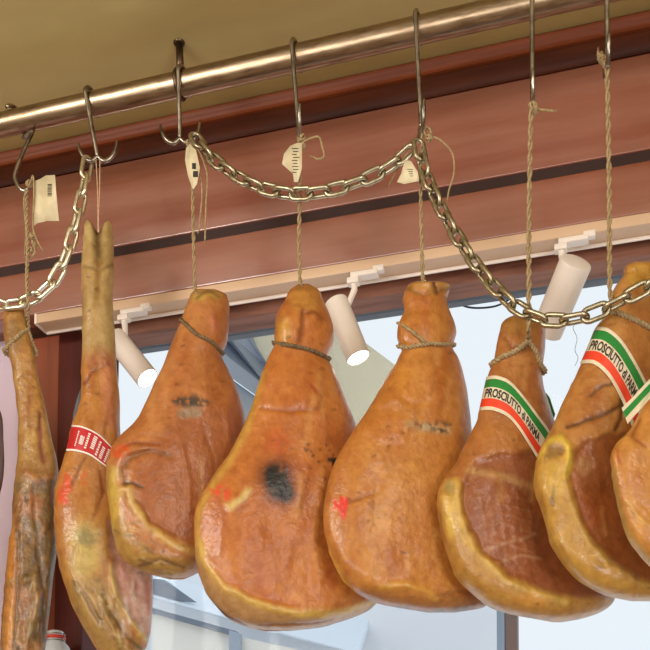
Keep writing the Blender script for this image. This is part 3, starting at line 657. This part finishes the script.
# --- ham 7
h7 = Ham([(261.5, 635), (264, 629), (276, 623), (288, 614.4), (302, 610), (315, 606), (327, 596), (343, 589), (359, 583), (372.6, 577), (389.5, 569), (405, 561.5), (418, 556), (431, 550), (444, 542.5), (455, 538), (467, 535), (478, 533.6), (487, 533.3), (500, 537), (515, 543), (532, 547), (542, 549), (555, 556), (569, 566), (579, 576), (586, 586), (592, 597), (597, 610), (601, 630)],
         [(261.5, 655), (264, 662), (276, 664), (288, 666), (302, 668), (315, 669), (327, 670), (343, 672), (359, 675), (372.6, 678), (389.5, 683), (405, 689), (418, 694), (431, 699), (444, 704), (455, 708), (467, 711), (478, 714), (487, 716), (500, 719), (515, 722), (532, 724), (542, 724), (555, 723), (569, 719), (579, 713), (586, 706), (592, 697), (597, 684), (601, 660)], 79, yaw=30, thick=.06, topR=6, nx=140, ny=280, dY=-.015)
h7.base = basec(190, 120, 58)
h7.area([(574, 452), (590, 440), (640, 430), (690, 480), (700, 560), (665, 585), (650, 578), (626, 566), (606, 551), (589, 530), (579, 505), (571, 472)], 4, h=-.006, c=(164, 90, 46))
h7.area([(530, 480), (536, 458), (550, 439), (564, 435), (573, 445), (572, 472), (579, 504), (589, 531), (606, 552), (626, 567), (650, 580), (690, 590), (640, 610), (580, 596), (545, 545)], 3, h=.003, c=(200, 142, 60))
h7.line([(541, 456), (551, 440), (563, 436.5), (571, 445), (571, 462), (568, 476)], 3, h=.004, c=(226, 178, 66)); h7.spot(556, 449, 9, 6, (156, 108, 56), 3, h=-.003); h7.spot(548, 456, 6, 5, (168, 120, 60), 3, br=.4)
h7.line([(574, 500), (584, 528), (602, 551), (628, 570), (650, 581)], 3, h=.001, c=(210, 160, 84), a=.5)
h7.spot(558, 478, 9, 14, (220, 168, 66), 7, a=.8); h7.spot(563, 535, 14, 10, (186, 136, 72), 6, a=.6, br=.42)
h7.spot(554, 499, 2.5, 6, (120, 82, 40), 1.5, a=.8); h7.spot(556, 490, 1.6, 6, (140, 96, 46), 1.5, a=.7)
h7.line([(568, 427), (590, 420), (612, 412), (626, 404)], 2.2, h=-.004, c=(110, 62, 30)); h7.line([(592, 396), (604, 388), (618, 384)], 2, h=-.003, c=(120, 68, 32)); h7.line([(622, 400), (622, 420), (615, 430)], 2.2, h=-.004, c=(96, 54, 26))
h7.spot(588, 464, 10, 8, (196, 132, 78), 5, a=.6); h7.spot(600, 508, 16, 18, (184, 90, 40), 7, a=.5)
h7.spot(640, 276, 14, 12, (206, 146, 56), 6, a=.8); h7.spot(640, 440, 20, 30, (170, 92, 40), 8, a=.4)
h7.build('banded ham behind the right end of the chain, with a looped yellow fat tip')

# --- ham 8
h8 = Ham([(300, 690), (320, 684), (345, 672), (370, 660), (390, 650), (404, 643), (417, 637), (431.7, 628), (444, 616), (454, 611), (466, 611), (478, 612), (496, 615.5), (512, 619), (528, 623), (540, 628), (552, 636.4), (567, 650), (578, 664), (588, 684), (594, 710)],
         [(300, 716), (320, 722), (345, 724), (370, 732), (390, 742), (404, 750), (417, 758), (431.7, 766), (444, 772), (454, 777), (466, 781), (478, 785), (496, 789), (512, 791), (528, 792), (540, 791), (552, 788), (567, 780), (578, 768), (588, 750), (594, 730)], 83, yaw=32, thick=.05, dY=-.11, nx=110, ny=200)
h8.base = basec(200, 126, 56)
h8.line([(612, 470), (618, 505), (630, 538), (650, 560)], 4, c=(192, 146, 80)); h8.line([(618, 450), (621, 462)], 2, h=-.002, c=(184, 90, 34)); h8.line([(640, 420), (634, 436), (646, 446)], 2, h=-.003, c=(160, 84, 34))
h8.line([(628, 500), (640, 515), (655, 528)], 2, h=.002, c=(210, 150, 70)); h8.line([(634, 494), (648, 508), (660, 516)], 1.6, h=-.002)
h8.build('bright orange ham at the right edge, overlapping its neighbour')

# ------------------------------------------------------------------ paper bands with their print
def interp_path(pts, n):
    sp = spline([(p[0], p[1], 0) for p in pts], 12); sp = [(p.x, p.y) for p in sp]
    d = np.concatenate([[0], np.cumsum([math.hypot(b[0] - a[0], b[1] - a[1]) for a, b in zip(sp, sp[1:])])]); d /= d[-1]
    x = np.array([p[0] for p in sp]); y = np.array([p[1] for p in sp])
    return lambda u: (np.interp(u, d, x), np.interp(u, d, y))
def text_uv(txt, bold=0.0, shear=0):
    cu = bpy.data.curves.new('lettering', 'FONT'); cu.body = txt; cu.size = 1; cu.resolution_u = 3; cu.offset = bold; cu.shear = shear
    o = bpy.data.objects.new('lettering_tmp', cu); COL.objects.link(o); dg = bpy.context.evaluated_depsgraph_get(); dg.update()
    me = bpy.data.meshes.new_from_object(o.evaluated_get(dg)); v = np.array([tuple(q.co)[:2] for q in me.vertices]); f = [tuple(p.vertices) for p in me.polygons]
    bpy.data.objects.remove(o); bpy.data.curves.remove(cu); bpy.data.meshes.remove(me); return v, f
def band(h, top, bot, stripes, mats, text=None, label=None, tmat=None):
    ft, fb = interp_path(top, 40), interp_path(bot, 40)
    def pos(u, v, off):
        u = np.asarray(u, float); tx, ty = ft(u); bx_, by_ = fb(u); X = tx + (bx_ - tx) * v; Y = ty + (by_ - ty) * v
        k = 3; acc = 0                                          # paper bridges small hollows: average the surface
        for du in (-1.5, 0, 1.5):
            for dv in (-1.5, 0, 1.5): acc = acc + h.smooth(X + du, Y + dv)
        return h.plane(X, Y) + h.dir * (acc / 9 + off)[..., None]
    us = np.linspace(0, 1, 60); vv = []
    for a, b in stripes: vv += list(np.linspace(a, b, 6))
    vv = sorted(set(round(x, 5) for x in vv)); m = MB(); V = []; 
    for v in vv: V.append(pos(us, v, .0022))
    V = np.array(V); n = len(us); faces = []; mi = []
    for j in range(len(vv) - 1):
        c = (vv[j] + vv[j + 1]) / 2; k = [i for i, (a, b) in enumerate(stripes) if a <= c <= b][0]
        for i in range(n - 1): faces.append((j * n + i, (j + 1) * n + i, (j + 1) * n + i + 1, j * n + i + 1)); mi.append(k)
    o = mesh_obj('paper_band', V.reshape(-1, 3).tolist(), faces, mats, h.t, True, mi)
    if label: o['label'] = label
    sol = o.modifiers.new('thickness', 'SOLIDIFY'); sol.thickness = .0006
    if text:
        for (txt, u0, u1, v0, v1, rot) in text:
            tv, tf = text_uv(txt, .03); mn, mxx = tv.min(0), tv.max(0); t = (tv - mn) / (mxx - mn)
            if rot: u = u0 + (u1 - u0) * (1 - t[:, 1]) ; v = v0 + (v1 - v0) * (1 - t[:, 0])
            else: u = u0 + (u1 - u0) * t[:, 0]; v = v1 + (v0 - v1) * t[:, 1]
            p = pos(u, v, .0031)
            q = mesh_obj('lettering', p.tolist(), tf, tmat or INK, o, False); q.matrix_parent_inverse = Matrix.Identity(4)
    return o
def smooth_depth(self, X, Y):
    d, u = self.prof(X, Y); e = np.clip((1 - np.abs(u)) * 6, 0, 1); return d + np.maximum(self.disp(X, Y), -.004) * e
Ham.smooth = smooth_depth
ST = [(0, .10), (.10, .34), (.34, .66), (.66, .90), (.90, 1)]
band(h6, [(486.5, 377), (497.7, 377.5), (510.6, 383.5), (525, 399.5), (538, 416.5), (546.5, 427.5), (550, 434)], [(479, 411), (492, 411.5), (507, 417.5), (518, 429), (529, 446), (536.5, 458), (541, 466)], ST, [CREAM, GREEN, CREAM, RED, CREAM],
     [('PROSCIUTTO di PARMA', .03, .86, .375, .635, False)], 'cream paper band striped green and red')
band(h7, [(596.3, 327.5), (609, 331), (621.5, 342), (632, 357.7), (640.6, 373), (647, 386), (652, 398)], [(580, 364), (594, 365.5), (606, 375), (615.4, 388.5), (624.6, 407), (630, 421), (634, 432)], ST, [CREAM, GREEN, CREAM, RED, CREAM],
     [('PROSCIUTTO di PARMA', .03, .83, .375, .635, False)], 'cream paper band striped green and red')
band(h8, [(622, 408), (634, 396), (648, 381), (664, 366)], [(628, 424), (640, 410), (654, 396), (672, 382)], [(0, .22), (.22, .62), (.62, 1)], [CREAM, GREEN, CREAM], None, 'cream and green paper band')
band(h2, [(72, 425), (83.5, 426.8), (98.3, 434), (111, 446), (117.7, 452.6), (121.5, 458)], [(66, 450.5), (76, 451), (89, 454.7), (100, 462), (108.5, 468.5), (114, 474)], [(0, .06), (.06, .93), (.93, 1)], [WHITEP, CRIMSON, WHITEP],
     [('lilililil', .13, .15, .2, .8, True), ('lllil', .19, .26, .35, .7, False), ('lililil', .30, .34, .15, .8, True), ('lilllli', .40, .47, .15, .7, True), ('lilili', .52, .56, .2, .85, True), ('illllil', .60, .66, .3, .85, True), ('lililil', .71, .75, .2, .85, True), ('ililili', .79, .83, .2, .85, True)], 'crimson paper band with small white print', WHITEP)

def back_strip(h, pts, m, off=-.012):
    v = [Vector(h.plane(float(x), float(y))) + Vector(h.dir) * off for x, y in pts]; k = len(v); n = Vector(h.dir) * .0008
    mesh_obj('paper_band', v + [p + n for p in v], [tuple(range(k)), tuple(range(2 * k - 1, k - 1, -1))] + [(i, (i + 1) % k, k + (i + 1) % k, k + i) for i in range(k)], m, h.t, False)
back_strip(h6, [(546, 392), (550, 397), (555.5, 414), (553, 422), (548, 410), (545, 398)], GREEN)
back_strip(h2, [(82, 384), (77, 398), (73.5, 412), (71.5, 426), (78, 427), (84, 400)], FRAMEM)

# ------------------------------------------------------------------ twine
def twist(m, pts, r, turns_per_m=40, strands=2, spread=None, closed=False, n=6):
    pts = resample(spline(pts, 12), .0035) if len(pts) > 1 else pts
    N = len(pts); r = r * 1.5; spread = spread or r * 1.0
    T = [(pts[min(i + 1, N - 1)] - pts[max(i - 1, 0)]).normalized() for i in range(N)]; u = T[0].orthogonal().normalized(); U = []
    for i in range(N): u = (u - T[i] * u.dot(T[i])).normalized(); U.append(u)
    for k in range(strands):
        q = []
        for i in range(N):
            a = 2 * math.pi * (k / strands + i * .0035 * turns_per_m) ; w = T[i].cross(U[i]); q.append(pts[i] + (U[i] * math.cos(a) + w * math.sin(a)) * spread)
        m.tube(q, r, n)
    return m
def loop_on(h, pts, off=.0015, backshift=0):
    fr_ = [Vector(p) for p in h.front([p[0] for p in pts], [p[1] for p in pts], off)]
    a = pts[0]; b = pts[-1]; L_, R_ = h.L(a[1]), h.R(b[1]); out = [Vector(h.plane(float(L_) - .5, a[1]))] + fr_ + [Vector(h.plane(float(R_) + .5, b[1]))]
    xs = np.linspace(b[0], a[0], 8); ys = np.linspace(b[1], a[1], 8)
    out += [Vector(p) for p in h.backp(xs[1:-1], ys[1:-1], off)]; out.append(out[0]); return out
def twine(h, label, strand, loop=None, knots=(), tails=(), r=.0014, tpm=26, mat_=TWINE, loopmat=None, dense=2):
    top = strand[0]; t = thing('hanging_twine', label, 'twine', top, 'jute twines holding the hams')
    m = MB(); twist(m, strand, r, tpm, dense); m.build('strand', mat_, t)
    if loop is not None:
        m = MB(); twist(m, loop, r * 1.2, 80); m.build('neck_loop', loopmat or mat_, t)
    for p, s_ in knots:
        k = MB(); p = Vector(p)
        for j in range(3):
            ax = Vector((rnd.uniform(-1, 1), rnd.uniform(-1, 1), rnd.uniform(-.6, .6))).normalized(); b1 = ax.orthogonal().normalized(); b2 = ax.cross(b1)
            k.tube([p + (b1 * math.cos(a) + b2 * math.sin(a) * 1.3) * s_ for a in np.linspace(0, 2 * math.pi, 14, endpoint=False)], r * 1.5, 6, closed=True)
        k.build('knot', mat_, t)
    for tl in tails:
        k = MB(); sp = spline(tl, 10); k.tube(sp, r * 1.35, 6)
        e = sp[-1]; d = (sp[-1] - sp[-3]).normalized()
        for j in range(4): k.tube([e, e + d * .006 + Vector((rnd.uniform(-1, 1), rnd.uniform(-1, 1), rnd.uniform(-1, 1))) * .003], [r * .45, r * .15], 5)
        k.build('loose_end', mat_, t)
    return t
Fp = lambda h, x, y, off=.003: Vector(h.front(np.array(float(x)), np.array(float(y)), off))
# twine 1
twine(h1, 'thick frayed braid hanging beside the big paper tag at far left',
      [P(26, 190, -.016), P(27, 215, -.018), P(28, 245, -.024), P(27, 275, -.032), P(28, 305, -.036), Fp(h1, 28, 320, .006), Fp(h1, 29, 332)],
      loop=[Fp(h1, 28, 330), Fp(h1, 18, 338), Fp(h1, 8, 347), Vector(h1.plane(4., 352)), Vector(h1.backp(np.array(14.), np.array(356.), .002)), Vector(h1.backp(np.array(26.), np.array(358.), .002)), Vector(h1.plane(36.5, 354)), Fp(h1, 32.5, 344), Fp(h1, 28, 330)],
      knots=[(P(29, 184, -.018), .005), (P(32, 236, -.02), .004), (P(34, 244, -.02), .004), (P(31, 250, -.02), .0035)],
      tails=[[P(30, 186, -.018), P(33, 176, -.02), P(34, 195, -.02), P(33, 225, -.02), P(36, 238, -.02), P(43, 251, -.02)], [P(32, 240, -.02), P(35, 252, -.022), P(30, 258, -.02)], [P(28, 190, -.02), P(24, 200, -.02), P(26, 230, -.02), P(25, 255, -.02)]], r=.0014, tpm=40)
# twine 2: two thin threads to the trotter
t2 = thing('hanging_twine', 'pair of thin pale threads from hook to forked trotter', 'twine', P(98, 158, -.006), 'jute twines holding the hams')
m = MB(); hz = [P(96, 159, -.006), P(97.5, 190, -.008), P(98, 222, -.010), Fp(h2, 98, 234, .002)]; m.tube(spline(hz, 8), .0010, 6)
hz = [P(100, 159, -.006), P(99.5, 190, -.008), P(98.5, 222, -.010), Fp(h2, 99, 234, .002)]; m.tube(spline(hz, 8), .0010, 6); m.build('strand', mat('pale_thread', (206, 172, 140), .8, noise=(100, 3, (180, 140, 104), .4, .7)), t2)
m = MB()
for k in range(9):
    a = P(99, 165 + k * 6, -.007); m.tube([a, a + Vector((.004 + rnd.random() * .004, 0, rnd.uniform(-.004, .006)))], .0003, 4)
m.build('stray_fibres', TWINE, t2)
# twine 3
twine(h3, 'twine with two long loose ends, above the ham with the black smudge',
      [P(187, 141, -.004), P(192, 165, -.006), P(193, 210, -.006), P(194, 255, -.006), P(195, 288, -.006), Fp(h3, 197, 295)],
      loop=loop_on(h3, [(181.5, 321), (188, 328), (196, 336), (206, 341), (214, 346), (221, 353)]),
      knots=[(P(189, 143, -.006), .004)], tails=[[P(188, 140, -.006), P(199, 152, -.01), P(207, 175, -.01), P(206, 205, -.01), P(205, 240, -.01)], [P(188, 142, -.006), P(196, 160, -.01), P(202, 190, -.012), P(199, 230, -.012)]], r=.0013, loopmat=TWINED)
# twine 4
twine(h4, 'twine with a stiff bent tail, tied round the black-spotted ham below its knob',
      [P(299, 128, -.006), P(299, 150, -.010), P(300, 190, -.008), P(299, 240, -.006), P(300, 278, -.006), Fp(h4, 301, 287)],
      loop=loop_on(h4, [(274, 343), (285, 347), (300, 350), (314, 354), (324, 358), (327, 359)]),
      knots=[(P(302, 138, -.01), .005), (P(303, 146, -.01), .004)], tails=[[P(303, 142, -.01), P(311, 138, -.012), P(319, 137, -.012), P(322, 146, -.012), P(324, 156, -.012), P(318, 159, -.012), P(313, 157, -.012)]], r=.0014, loopmat=TWINED)
# twine 5
twine(h5, 'twine with a big curved tail at the chain junction, round the smooth orange ham',
      [P(423, 128, -.006), P(421, 160, -.008), P(421, 210, -.008), P(422, 250, -.006), P(423, 279, -.006), Fp(h5, 424, 285)],
      loop=loop_on(h5, [(398, 346), (408, 349), (418, 347.5), (430, 346), (442, 346.5), (453, 345)]),
      knots=[(P(428, 132, -.012), .006), (P(429, 138, -.012), .005)], tails=[[P(430, 136, -.012), P(440, 140, -.016), P(452, 153, -.018), P(454, 172, -.018), P(449, 190, -.016), P(447, 202, -.016)], [P(410, 148, -.005), P(396, 172, .005), P(389, 185, .008)]], r=.0013)
lp = loop_on(h5, [(397.5, 323), (408, 331), (418, 339), (426, 346)], .0035)[1:5]
m = MB(); twist(m, lp, .0013, 110); tw5 = [o for o in bpy.data.objects if o.get('label', '').startswith('twine with a big curved')][0]; m.build('cross_turn', TWINE, tw5)
# twine 6
twine(h6, 'twine with a small knotted stub, forking over the neck of the banded ham',
      [P(532.5, 101, -.006), P(531, 115, -.010), P(530, 160, -.010), P(529, 220, -.02), P(529, 290, -.055), P(528.5, 325, -.075), Fp(h6, 528, 342)],
      loop=[Fp(h6, 528, 344), Fp(h6, 515, 354), Fp(h6, 502, 359), Fp(h6, 495.5, 363), Vector(h6.plane(492., 365)), Vector(h6.backp(np.array(505.), np.array(368.), .002)), Vector(h6.backp(np.array(530.), np.array(372.), .002)), Vector(h6.plane(544.3, 372)), Fp(h6, 540, 366), Fp(h6, 535, 353), Fp(h6, 528, 344)],
      knots=[(P(533, 106, -.012), .005), (P(535, 110, -.012), .004), (Fp(h6, 528, 343, .004), .004)], tails=[[P(536, 109, -.012), P(545, 110, -.014), P(553, 111, -.014)]], r=.0016, tpm=20)
# twine 7
twine(h7, 'last twine on the right, with a stubby knot at its hook',
      [P(607, 66, -.006), P(608, 110, -.008), P(609, 170, -.012), P(609.5, 240, -.03), P(610, 285, -.05), Fp(h7, 612, 305, .004), Fp(h7, 610, 312, .003)],
      loop=[Vector(h7.plane(604., 314)), Fp(h7, 612, 314), Fp(h7, 625, 319), Fp(h7, 640, 326), Fp(h7, 655, 334), Fp(h7, 666, 342), Vector(h7.plane(674., 345)), Vector(h7.backp(np.array(655.), np.array(340.), .002)), Vector(h7.backp(np.array(625.), np.array(325.), .002)), Vector(h7.plane(604., 314))],
      knots=[(P(603, 60, -.008), .005), (P(600, 56, -.008), .004), (P(606, 64, -.008), .004)], tails=[[P(604, 62, -.008), P(599, 58, -.01), P(598, 51, -.01)]], r=.0016, tpm=20)

twine(h8, 'twine beyond the right edge, holding the bright orange ham', [P(706, 121, -.008), P(705, 180, -.04), P(704, 250, -.09), Fp(h8, 704, 303, .002)])
twine(h0, 'twine beyond the left edge, holding the dark ham', [P(-50, 181, -.008), P(-51, 240, -.008), Fp(h0, -52, 303, .002)])
m = MB(); m.tube(spline([P(577, 322, -.10), P(573, 328, -.10), P(577, 338, -.098), P(575, 350, -.098), P(578, 358, -.098), P(575, 366, -.098)], 6), .0004, 5)
tag(m.build('loose_thread', INK), 'thin dark thread dangling from the chain left of the rightmost full ham', 'thread')

# ------------------------------------------------------------------ paper tags
def paper(name, label, pts_uv, curl, marks=()):
    """pts_uv: outline (px, py); gently curled card"""
    xs = [p[0] for p in pts_uv]; ys = [p[1] for p in pts_uv]; cx = sum(xs) / len(xs); x0, x1 = min(xs), max(xs)
    bm = bmesh.new(); vs = [bm.verts.new((x, -y, 0)) for x, y in pts_uv]; bm.faces.new(vs)
    for c_ in np.linspace(x0, x1, 9)[1:-1]: bmesh.ops.bisect_plane(bm, geom=bm.verts[:] + bm.edges[:] + bm.faces[:], plane_co=(c_, 0, 0), plane_no=(1, 0, 0))
    dy = lambda x: -.020 + curl * math.sin((x - x0) / (x1 - x0) * math.pi * 1.5)
    vv = [P(v.co.x, -v.co.y, dy(v.co.x)) for v in bm.verts]; bm.verts.index_update(); ff = [[v.index for v in f.verts] for f in bm.faces]; bm.free()
    t = thing(name, label, 'tag', vv[0], 'paper tags on the twines')
    o = mesh_obj('card', vv, ff, PAPER, t); s_ = o.modifiers.new('thickness', 'SOLIDIFY'); s_.thickness = .0005; s_.offset = 0
    if marks:
        m = MB()
        for (ax, ay, w, h_) in marks:
            q = [P(x, y, dy(x) - .0010) for x, y in ((ax, ay), (ax + w, ay), (ax + w, ay + h_), (ax, ay + h_))]; m.add(q, [(0, 3, 2, 1)])
        m.build('print', INK, t, smooth=False)
    return t
mk = [(47.5, 184 + k * 1.45, 4.3, .7 if k % 3 else 1.0) for k in range(9)]
paper('paper_tag', 'large curled cream paper tag with a printed code, far left', [(35, 181), (40, 179), (46, 175.5), (55, 175), (56, 190), (59, 221), (47, 221), (38, 223), (32, 227), (33, 200)], .006, mk)
paper('paper_tag', 'narrow folded paper tag hanging at the third hook', [(186, 148), (190, 144), (196, 150), (200, 168), (197, 184), (193, 190), (188, 176), (185, 160)], .002, [(192, 163, 4, 6), (193, 171, 5, 6)])
paper('paper_tag', 'angular cream paper tag by the twine of the black-spotted ham', [(284, 154), (290, 146), (297, 143), (302, 143), (302, 168), (298, 182), (294, 182), (293, 174), (282, 164)], .002, [(292 + (k % 2), 148 + k * 3, 6.5 - (k % 3), .8) for k in range(9)])
paper('paper_tag', 'small triangular paper tag behind the chain junction', [(405, 160), (411, 161), (418, 172), (419, 181), (404, 184), (397, 182), (401, 174)], .002, [(407 + k, 169 + k * 2.2, 6 - k, .6) for k in range(4)])

# ------------------------------------------------------------------ spotlights on the track
def spot(px, py, img_dir, face, tail, label, emit=True, L=.128, r=.0245, arm=.055):
    """px,py: where the stem leaves the track; tail: pixel of the lamp body centre"""
    base = atY(px, py, YW - .02); base.z = zr1 - .002
    v = ray(tail[0], tail[1]); v = Vector(v / np.linalg.norm(v)); rt = Vector((c15, s15, 0)); up = rt.cross(v).normalized(); rt = v.cross(up).normalized()
    if up.z < 0: up = -up; 
    lat = Vector((0, 0, 0)) + rt * img_dir[0] - up * img_dir[1]; lat.normalize()
    d = (-v * face + lat * math.sqrt(1 - face * face)).normalized(); ctr = atY(tail[0], tail[1], YW - .025)
    t = thing('track_spotlight', label, 'spotlight', base, 'white spotlights on the track')
    m = MB(); m.box(base + Vector((arm * .42, -.004, -.004)), (arm, .022, .010), bev=.002); m.box(base + Vector((arm * .95, -.006, .002)), (.022, .014, .012), bev=.002)
    flat(m.build('adapter', WHITEM, t))
    m = MB(); m.box(base + Vector((0, -.004, -.014)), (.024, .02, .012), bev=.003)
    m.tube([base + Vector((0, -.004, -.015)), base + Vector((.002, -.004, -.03)), ctr + Vector((0, 0, .01)) - d * .02], [.007, .0065, .005], 12); flat(m.build('stem', WHITEM, t))
    z = d; x = z.orthogonal().normalized(); y = z.cross(x); M = Matrix((x, y, z)).transposed().to_4x4(); M.translation = ctr
    h = L / 2
    m = MB(); m.lathe([(0, -h), (r - .003, -h), (r - .0008, -h + .001), (r, -h + .003), (r, h - .001), (r - .001, h), (r - .002, h), (r - .002, h - .003), (0, h - .003)], M, 40); flat(m.build('lamp_body', WHITEM, t), 40)
    m = MB(); m.lathe([(0, h - .0018), (r - .0022, h - .0018)], M, 40); m.build('lit_face', LAMP, t)
    if emit:
        ld = bpy.data.lights.new('spot_beam', 'SPOT'); ld.energy = 3; ld.spot_size = math.radians(50); ld.color = (1, .95, .88); ld.shadow_soft_size = .02
        lo = bpy.data.objects.new('spot_beam', ld); COL.objects.link(lo); lo.location = ctr + d * (h + .01); lo.rotation_euler = d.to_track_quat('-Z', 'Y').to_euler()
    return t
spot(125, 314, (22, 28), .62, (131, 358), 'white spotlight between the long leg and the smudged ham, lit face toward us')
spot(354, 281, (24, 52), .50, (347, 330), 'white track spotlight between the black-spotted ham and the smooth orange ham')
spot(561, 248, (-14, 40), -.35, (561, 298), 'white track spotlight behind the right chain, turned away from us', r=.030, L=.135)

# ------------------------------------------------------------------ clip-top jar on a shelf at the foot of the post
YJ = YL - .12
jx = atY(55.5, 640, YJ).x; zj = zat(55.5, 631, YJ)
JR = thing('clip_top_jar', 'glass clip-top jar with a red rubber ring at the bottom left', 'jar', (jx, YJ, zj - .16))
def lz(pr, name, mt):
    m = MB(); m.lathe(pr, Matrix.Translation((jx, YJ, zj)), 36); return m.build(name, mt, JR)
glassj = mat('jar_glass', (240, 244, 242), .08, trans=.45, spec=.6)
lz([(0, -.16), (.03, -.16), (.034, -.155), (.034, -.05), (.030, -.035), (.020, -.024), (.020, -.018), (.019, -.018), (.019, -.024), (.029, -.036), (.032, -.05), (.032, -.152), (0, -.156)], 'glass_body', glassj)
lz([(0, -.001), (.014, 0), (.018, -.003), (.0195, -.006), (.0195, -.011), (0, -.011)], 'lid', glassj)
lz([(.018, -.0115), (.0215, -.0115), (.0222, -.015), (.0215, -.018), (.018, -.018)], 'rubber_ring', mat('red_rubber', (206, 52, 34), .5))
m = MB()
for zz in (-.008, -.022): m.tube([(jx + .0212 * math.cos(a), YJ + .0212 * math.sin(a), zj + zz) for a in np.linspace(0, 2 * math.pi, 28, endpoint=False)], .0009, 6, closed=True)
m.tube([(jx - .022, YJ - .004, zj - .004), (jx - .025, YJ - .006, zj - .02), (jx - .022, YJ - .006, zj - .034)], .0011, 6); m.tube([(jx + .022, YJ - .004, zj - .006), (jx + .0245, YJ - .006, zj - .018), (jx + .022, YJ - .006, zj - .026)], .0011, 6)
m.build('wire_clip', STEEL, JR)
tag(MB().box((jx - .1, YJ + .02, zj - .172), (.7, .16, .022), bev=.003).build('wall_shelf', WOODHI, smooth=False), 'wooden shelf under the clip-top jar, below the view', 'shelf')

# ------------------------------------------------------------------ outside: awning, building opposite, cable
def quadslab(name, pts, th, m, parent=None):
    v = [Vector(p) for p in pts]; n = (v[1] - v[0]).cross(v[2] - v[0]).normalized() * th; vs = v + [p + n for p in v]; k = len(v)
    f = [tuple(range(k)), tuple(range(2 * k - 1, k - 1, -1))] + [(i, k + i, k + (i + 1) % k, (i + 1) % k) for i in range(k)]
    return mesh_obj(name, vs, f, m, parent, False)
YA, YB = YG + .27, YG + 1.5
AW = thing('awning', 'cream awning panel on a slate-blue arm outside the window', 'awning', atY(300, 330, YA))
AWC = bpy.data.materials.new('awning_cream'); AWC.use_nodes = True; nt = AWC.node_tree; nt.nodes.clear()
o_ = nt.nodes.new('ShaderNodeOutputMaterial'); mx = nt.nodes.new('ShaderNodeMixShader'); df = nt.nodes.new('ShaderNodeBsdfDiffuse'); tl = nt.nodes.new('ShaderNodeBsdfTranslucent')
nz = nt.nodes.new('ShaderNodeTexNoise'); nz.inputs['Scale'].default_value = 3; rp = nt.nodes.new('ShaderNodeMix'); rp.data_type = 'RGBA'
rp.inputs[6].default_value = (*lin((250, 244, 226)), 1); rp.inputs[7].default_value = (*lin((244, 238, 218)), 1); nt.links.new(nz.outputs[0], rp.inputs[0])
for b_ in (df, tl): nt.links.new(rp.outputs[2], b_.inputs[0])
mx.inputs[0].default_value = .6; nt.links.new(df.outputs[0], mx.inputs[1]); nt.links.new(tl.outputs[0], mx.inputs[2]); nt.links.new(mx.outputs[0], o_.inputs[0]); AWB = mat('awning_blue_steel', (150, 160, 176), .5)
quadslab('awning_fabric', [atY(205, 300, YA), atY(318, 312, YA), atY(432, 396, YB), atY(378, 470, YB), atY(296, 420, YB)], .01, AWC, AW)
quadslab('awning_arm', [atY(190, 306, YA - .02), atY(226, 332, YA - .02), atY(300, 392, YB - .02), atY(296, 424, YB - .02), atY(206, 360, YA - .02)], .04, AWB, AW)
quadslab('awning_valance', [atY(206, 361, YA + .05), atY(296, 425, YB), atY(300, 470, YB), atY(232, 420, YA + .3)], .01, mat('valance_grey', (170, 182, 198), .6), AW)
YO = 7.0
BD = thing('building', 'pale building opposite with overhanging slab and wide cream shutters', 'building', (atY(300, 620, YO).x, YO, 0))
BW = mat('pale_render', (246, 248, 250), .8, noise=(.8, 3, (236, 240, 246), .4, .7)); BC = mat('shutter_cream', (246, 242, 230), .7); BG = mat('slate_opening', (120, 130, 144), .5); BF = mat('blue_grey_frame', (170, 182, 196), .5)
zt = zat(300, 560, YO)
xo = atY(506, 620, YO).x; MB().box(((xo - 9) / 2, YO + .25, zt / 2), (xo + 9, .5, zt)).build('facade', BW, BD, smooth=False)
quadslab('roof_slab', [atY(60, 572, YO - .6), atY(300, 640, YO - .6), atY(360, 655, YO - .6), atY(372, 616, YO + .2), atY(330, 606, YO + .2), atY(60, 560, YO + .2)], .06, mat('slab_sky_grey', (226, 236, 246), .6), BD)
quadslab('window_recess', [atY(145, 578, YO - .62), atY(165, 580, YO - .62), atY(196, 602, YO - .62), atY(150, 598, YO - .62)], .02, BG, BD)
quadslab('shutter', [atY(152, 612, YO - .7), atY(229, 634, YO - .7), atY(229, 700, YO - .7), atY(152, 700, YO - .7)], .03, BC, BD)
quadslab('shutter', [atY(240, 637, YO - .7), atY(330, 656, YO - .7), atY(330, 710, YO - .7), atY(240, 710, YO - .7)], .03, BC, BD)
quadslab('frame_strip', [atY(146, 606, YO - .75), atY(236, 631, YO - .75), atY(236, 636, YO - .75), atY(146, 611, YO - .75)], .05, BG, BD)
quadslab('frame_strip', [atY(229, 630, YO - .76), atY(239, 633, YO - .76), atY(239, 710, YO - .76), atY(229, 710, YO - .76)], .05, BF, BD)
YP = YG + .7; xm = atY(512, 630, YP).x; ztp = zat(512, 430, YP)
PT = thing('street_post', 'brown post with a pale blue edge standing outside, below the banded ham', 'post', (xm, YP, 0))
MB().box((xm, YP, ztp / 2), (.034, .04, ztp), bev=.002).build('post_shaft', mat('post_brown', (132, 112, 108), .5), PT, smooth=False)
MB().box((xm - .029, YP, ztp / 2), (.022, .04, ztp), bev=.002).build('edge_strip', mat('post_blue', (156, 178, 204), .5), PT, smooth=False)
m = MB(); m.tube(spline([atY(452, 296, YG + .06), atY(462, 305, YG + .06), atY(476, 308, YG + .06), atY(496, 306, YG + .06), atY(512, 298, YG + .06)], 8), .0022, 8)
tag(m.build('cable', mat('dark_cable', (60, 64, 72), .5)), 'short dark cable sagging outside the glass under the window head', 'cable')
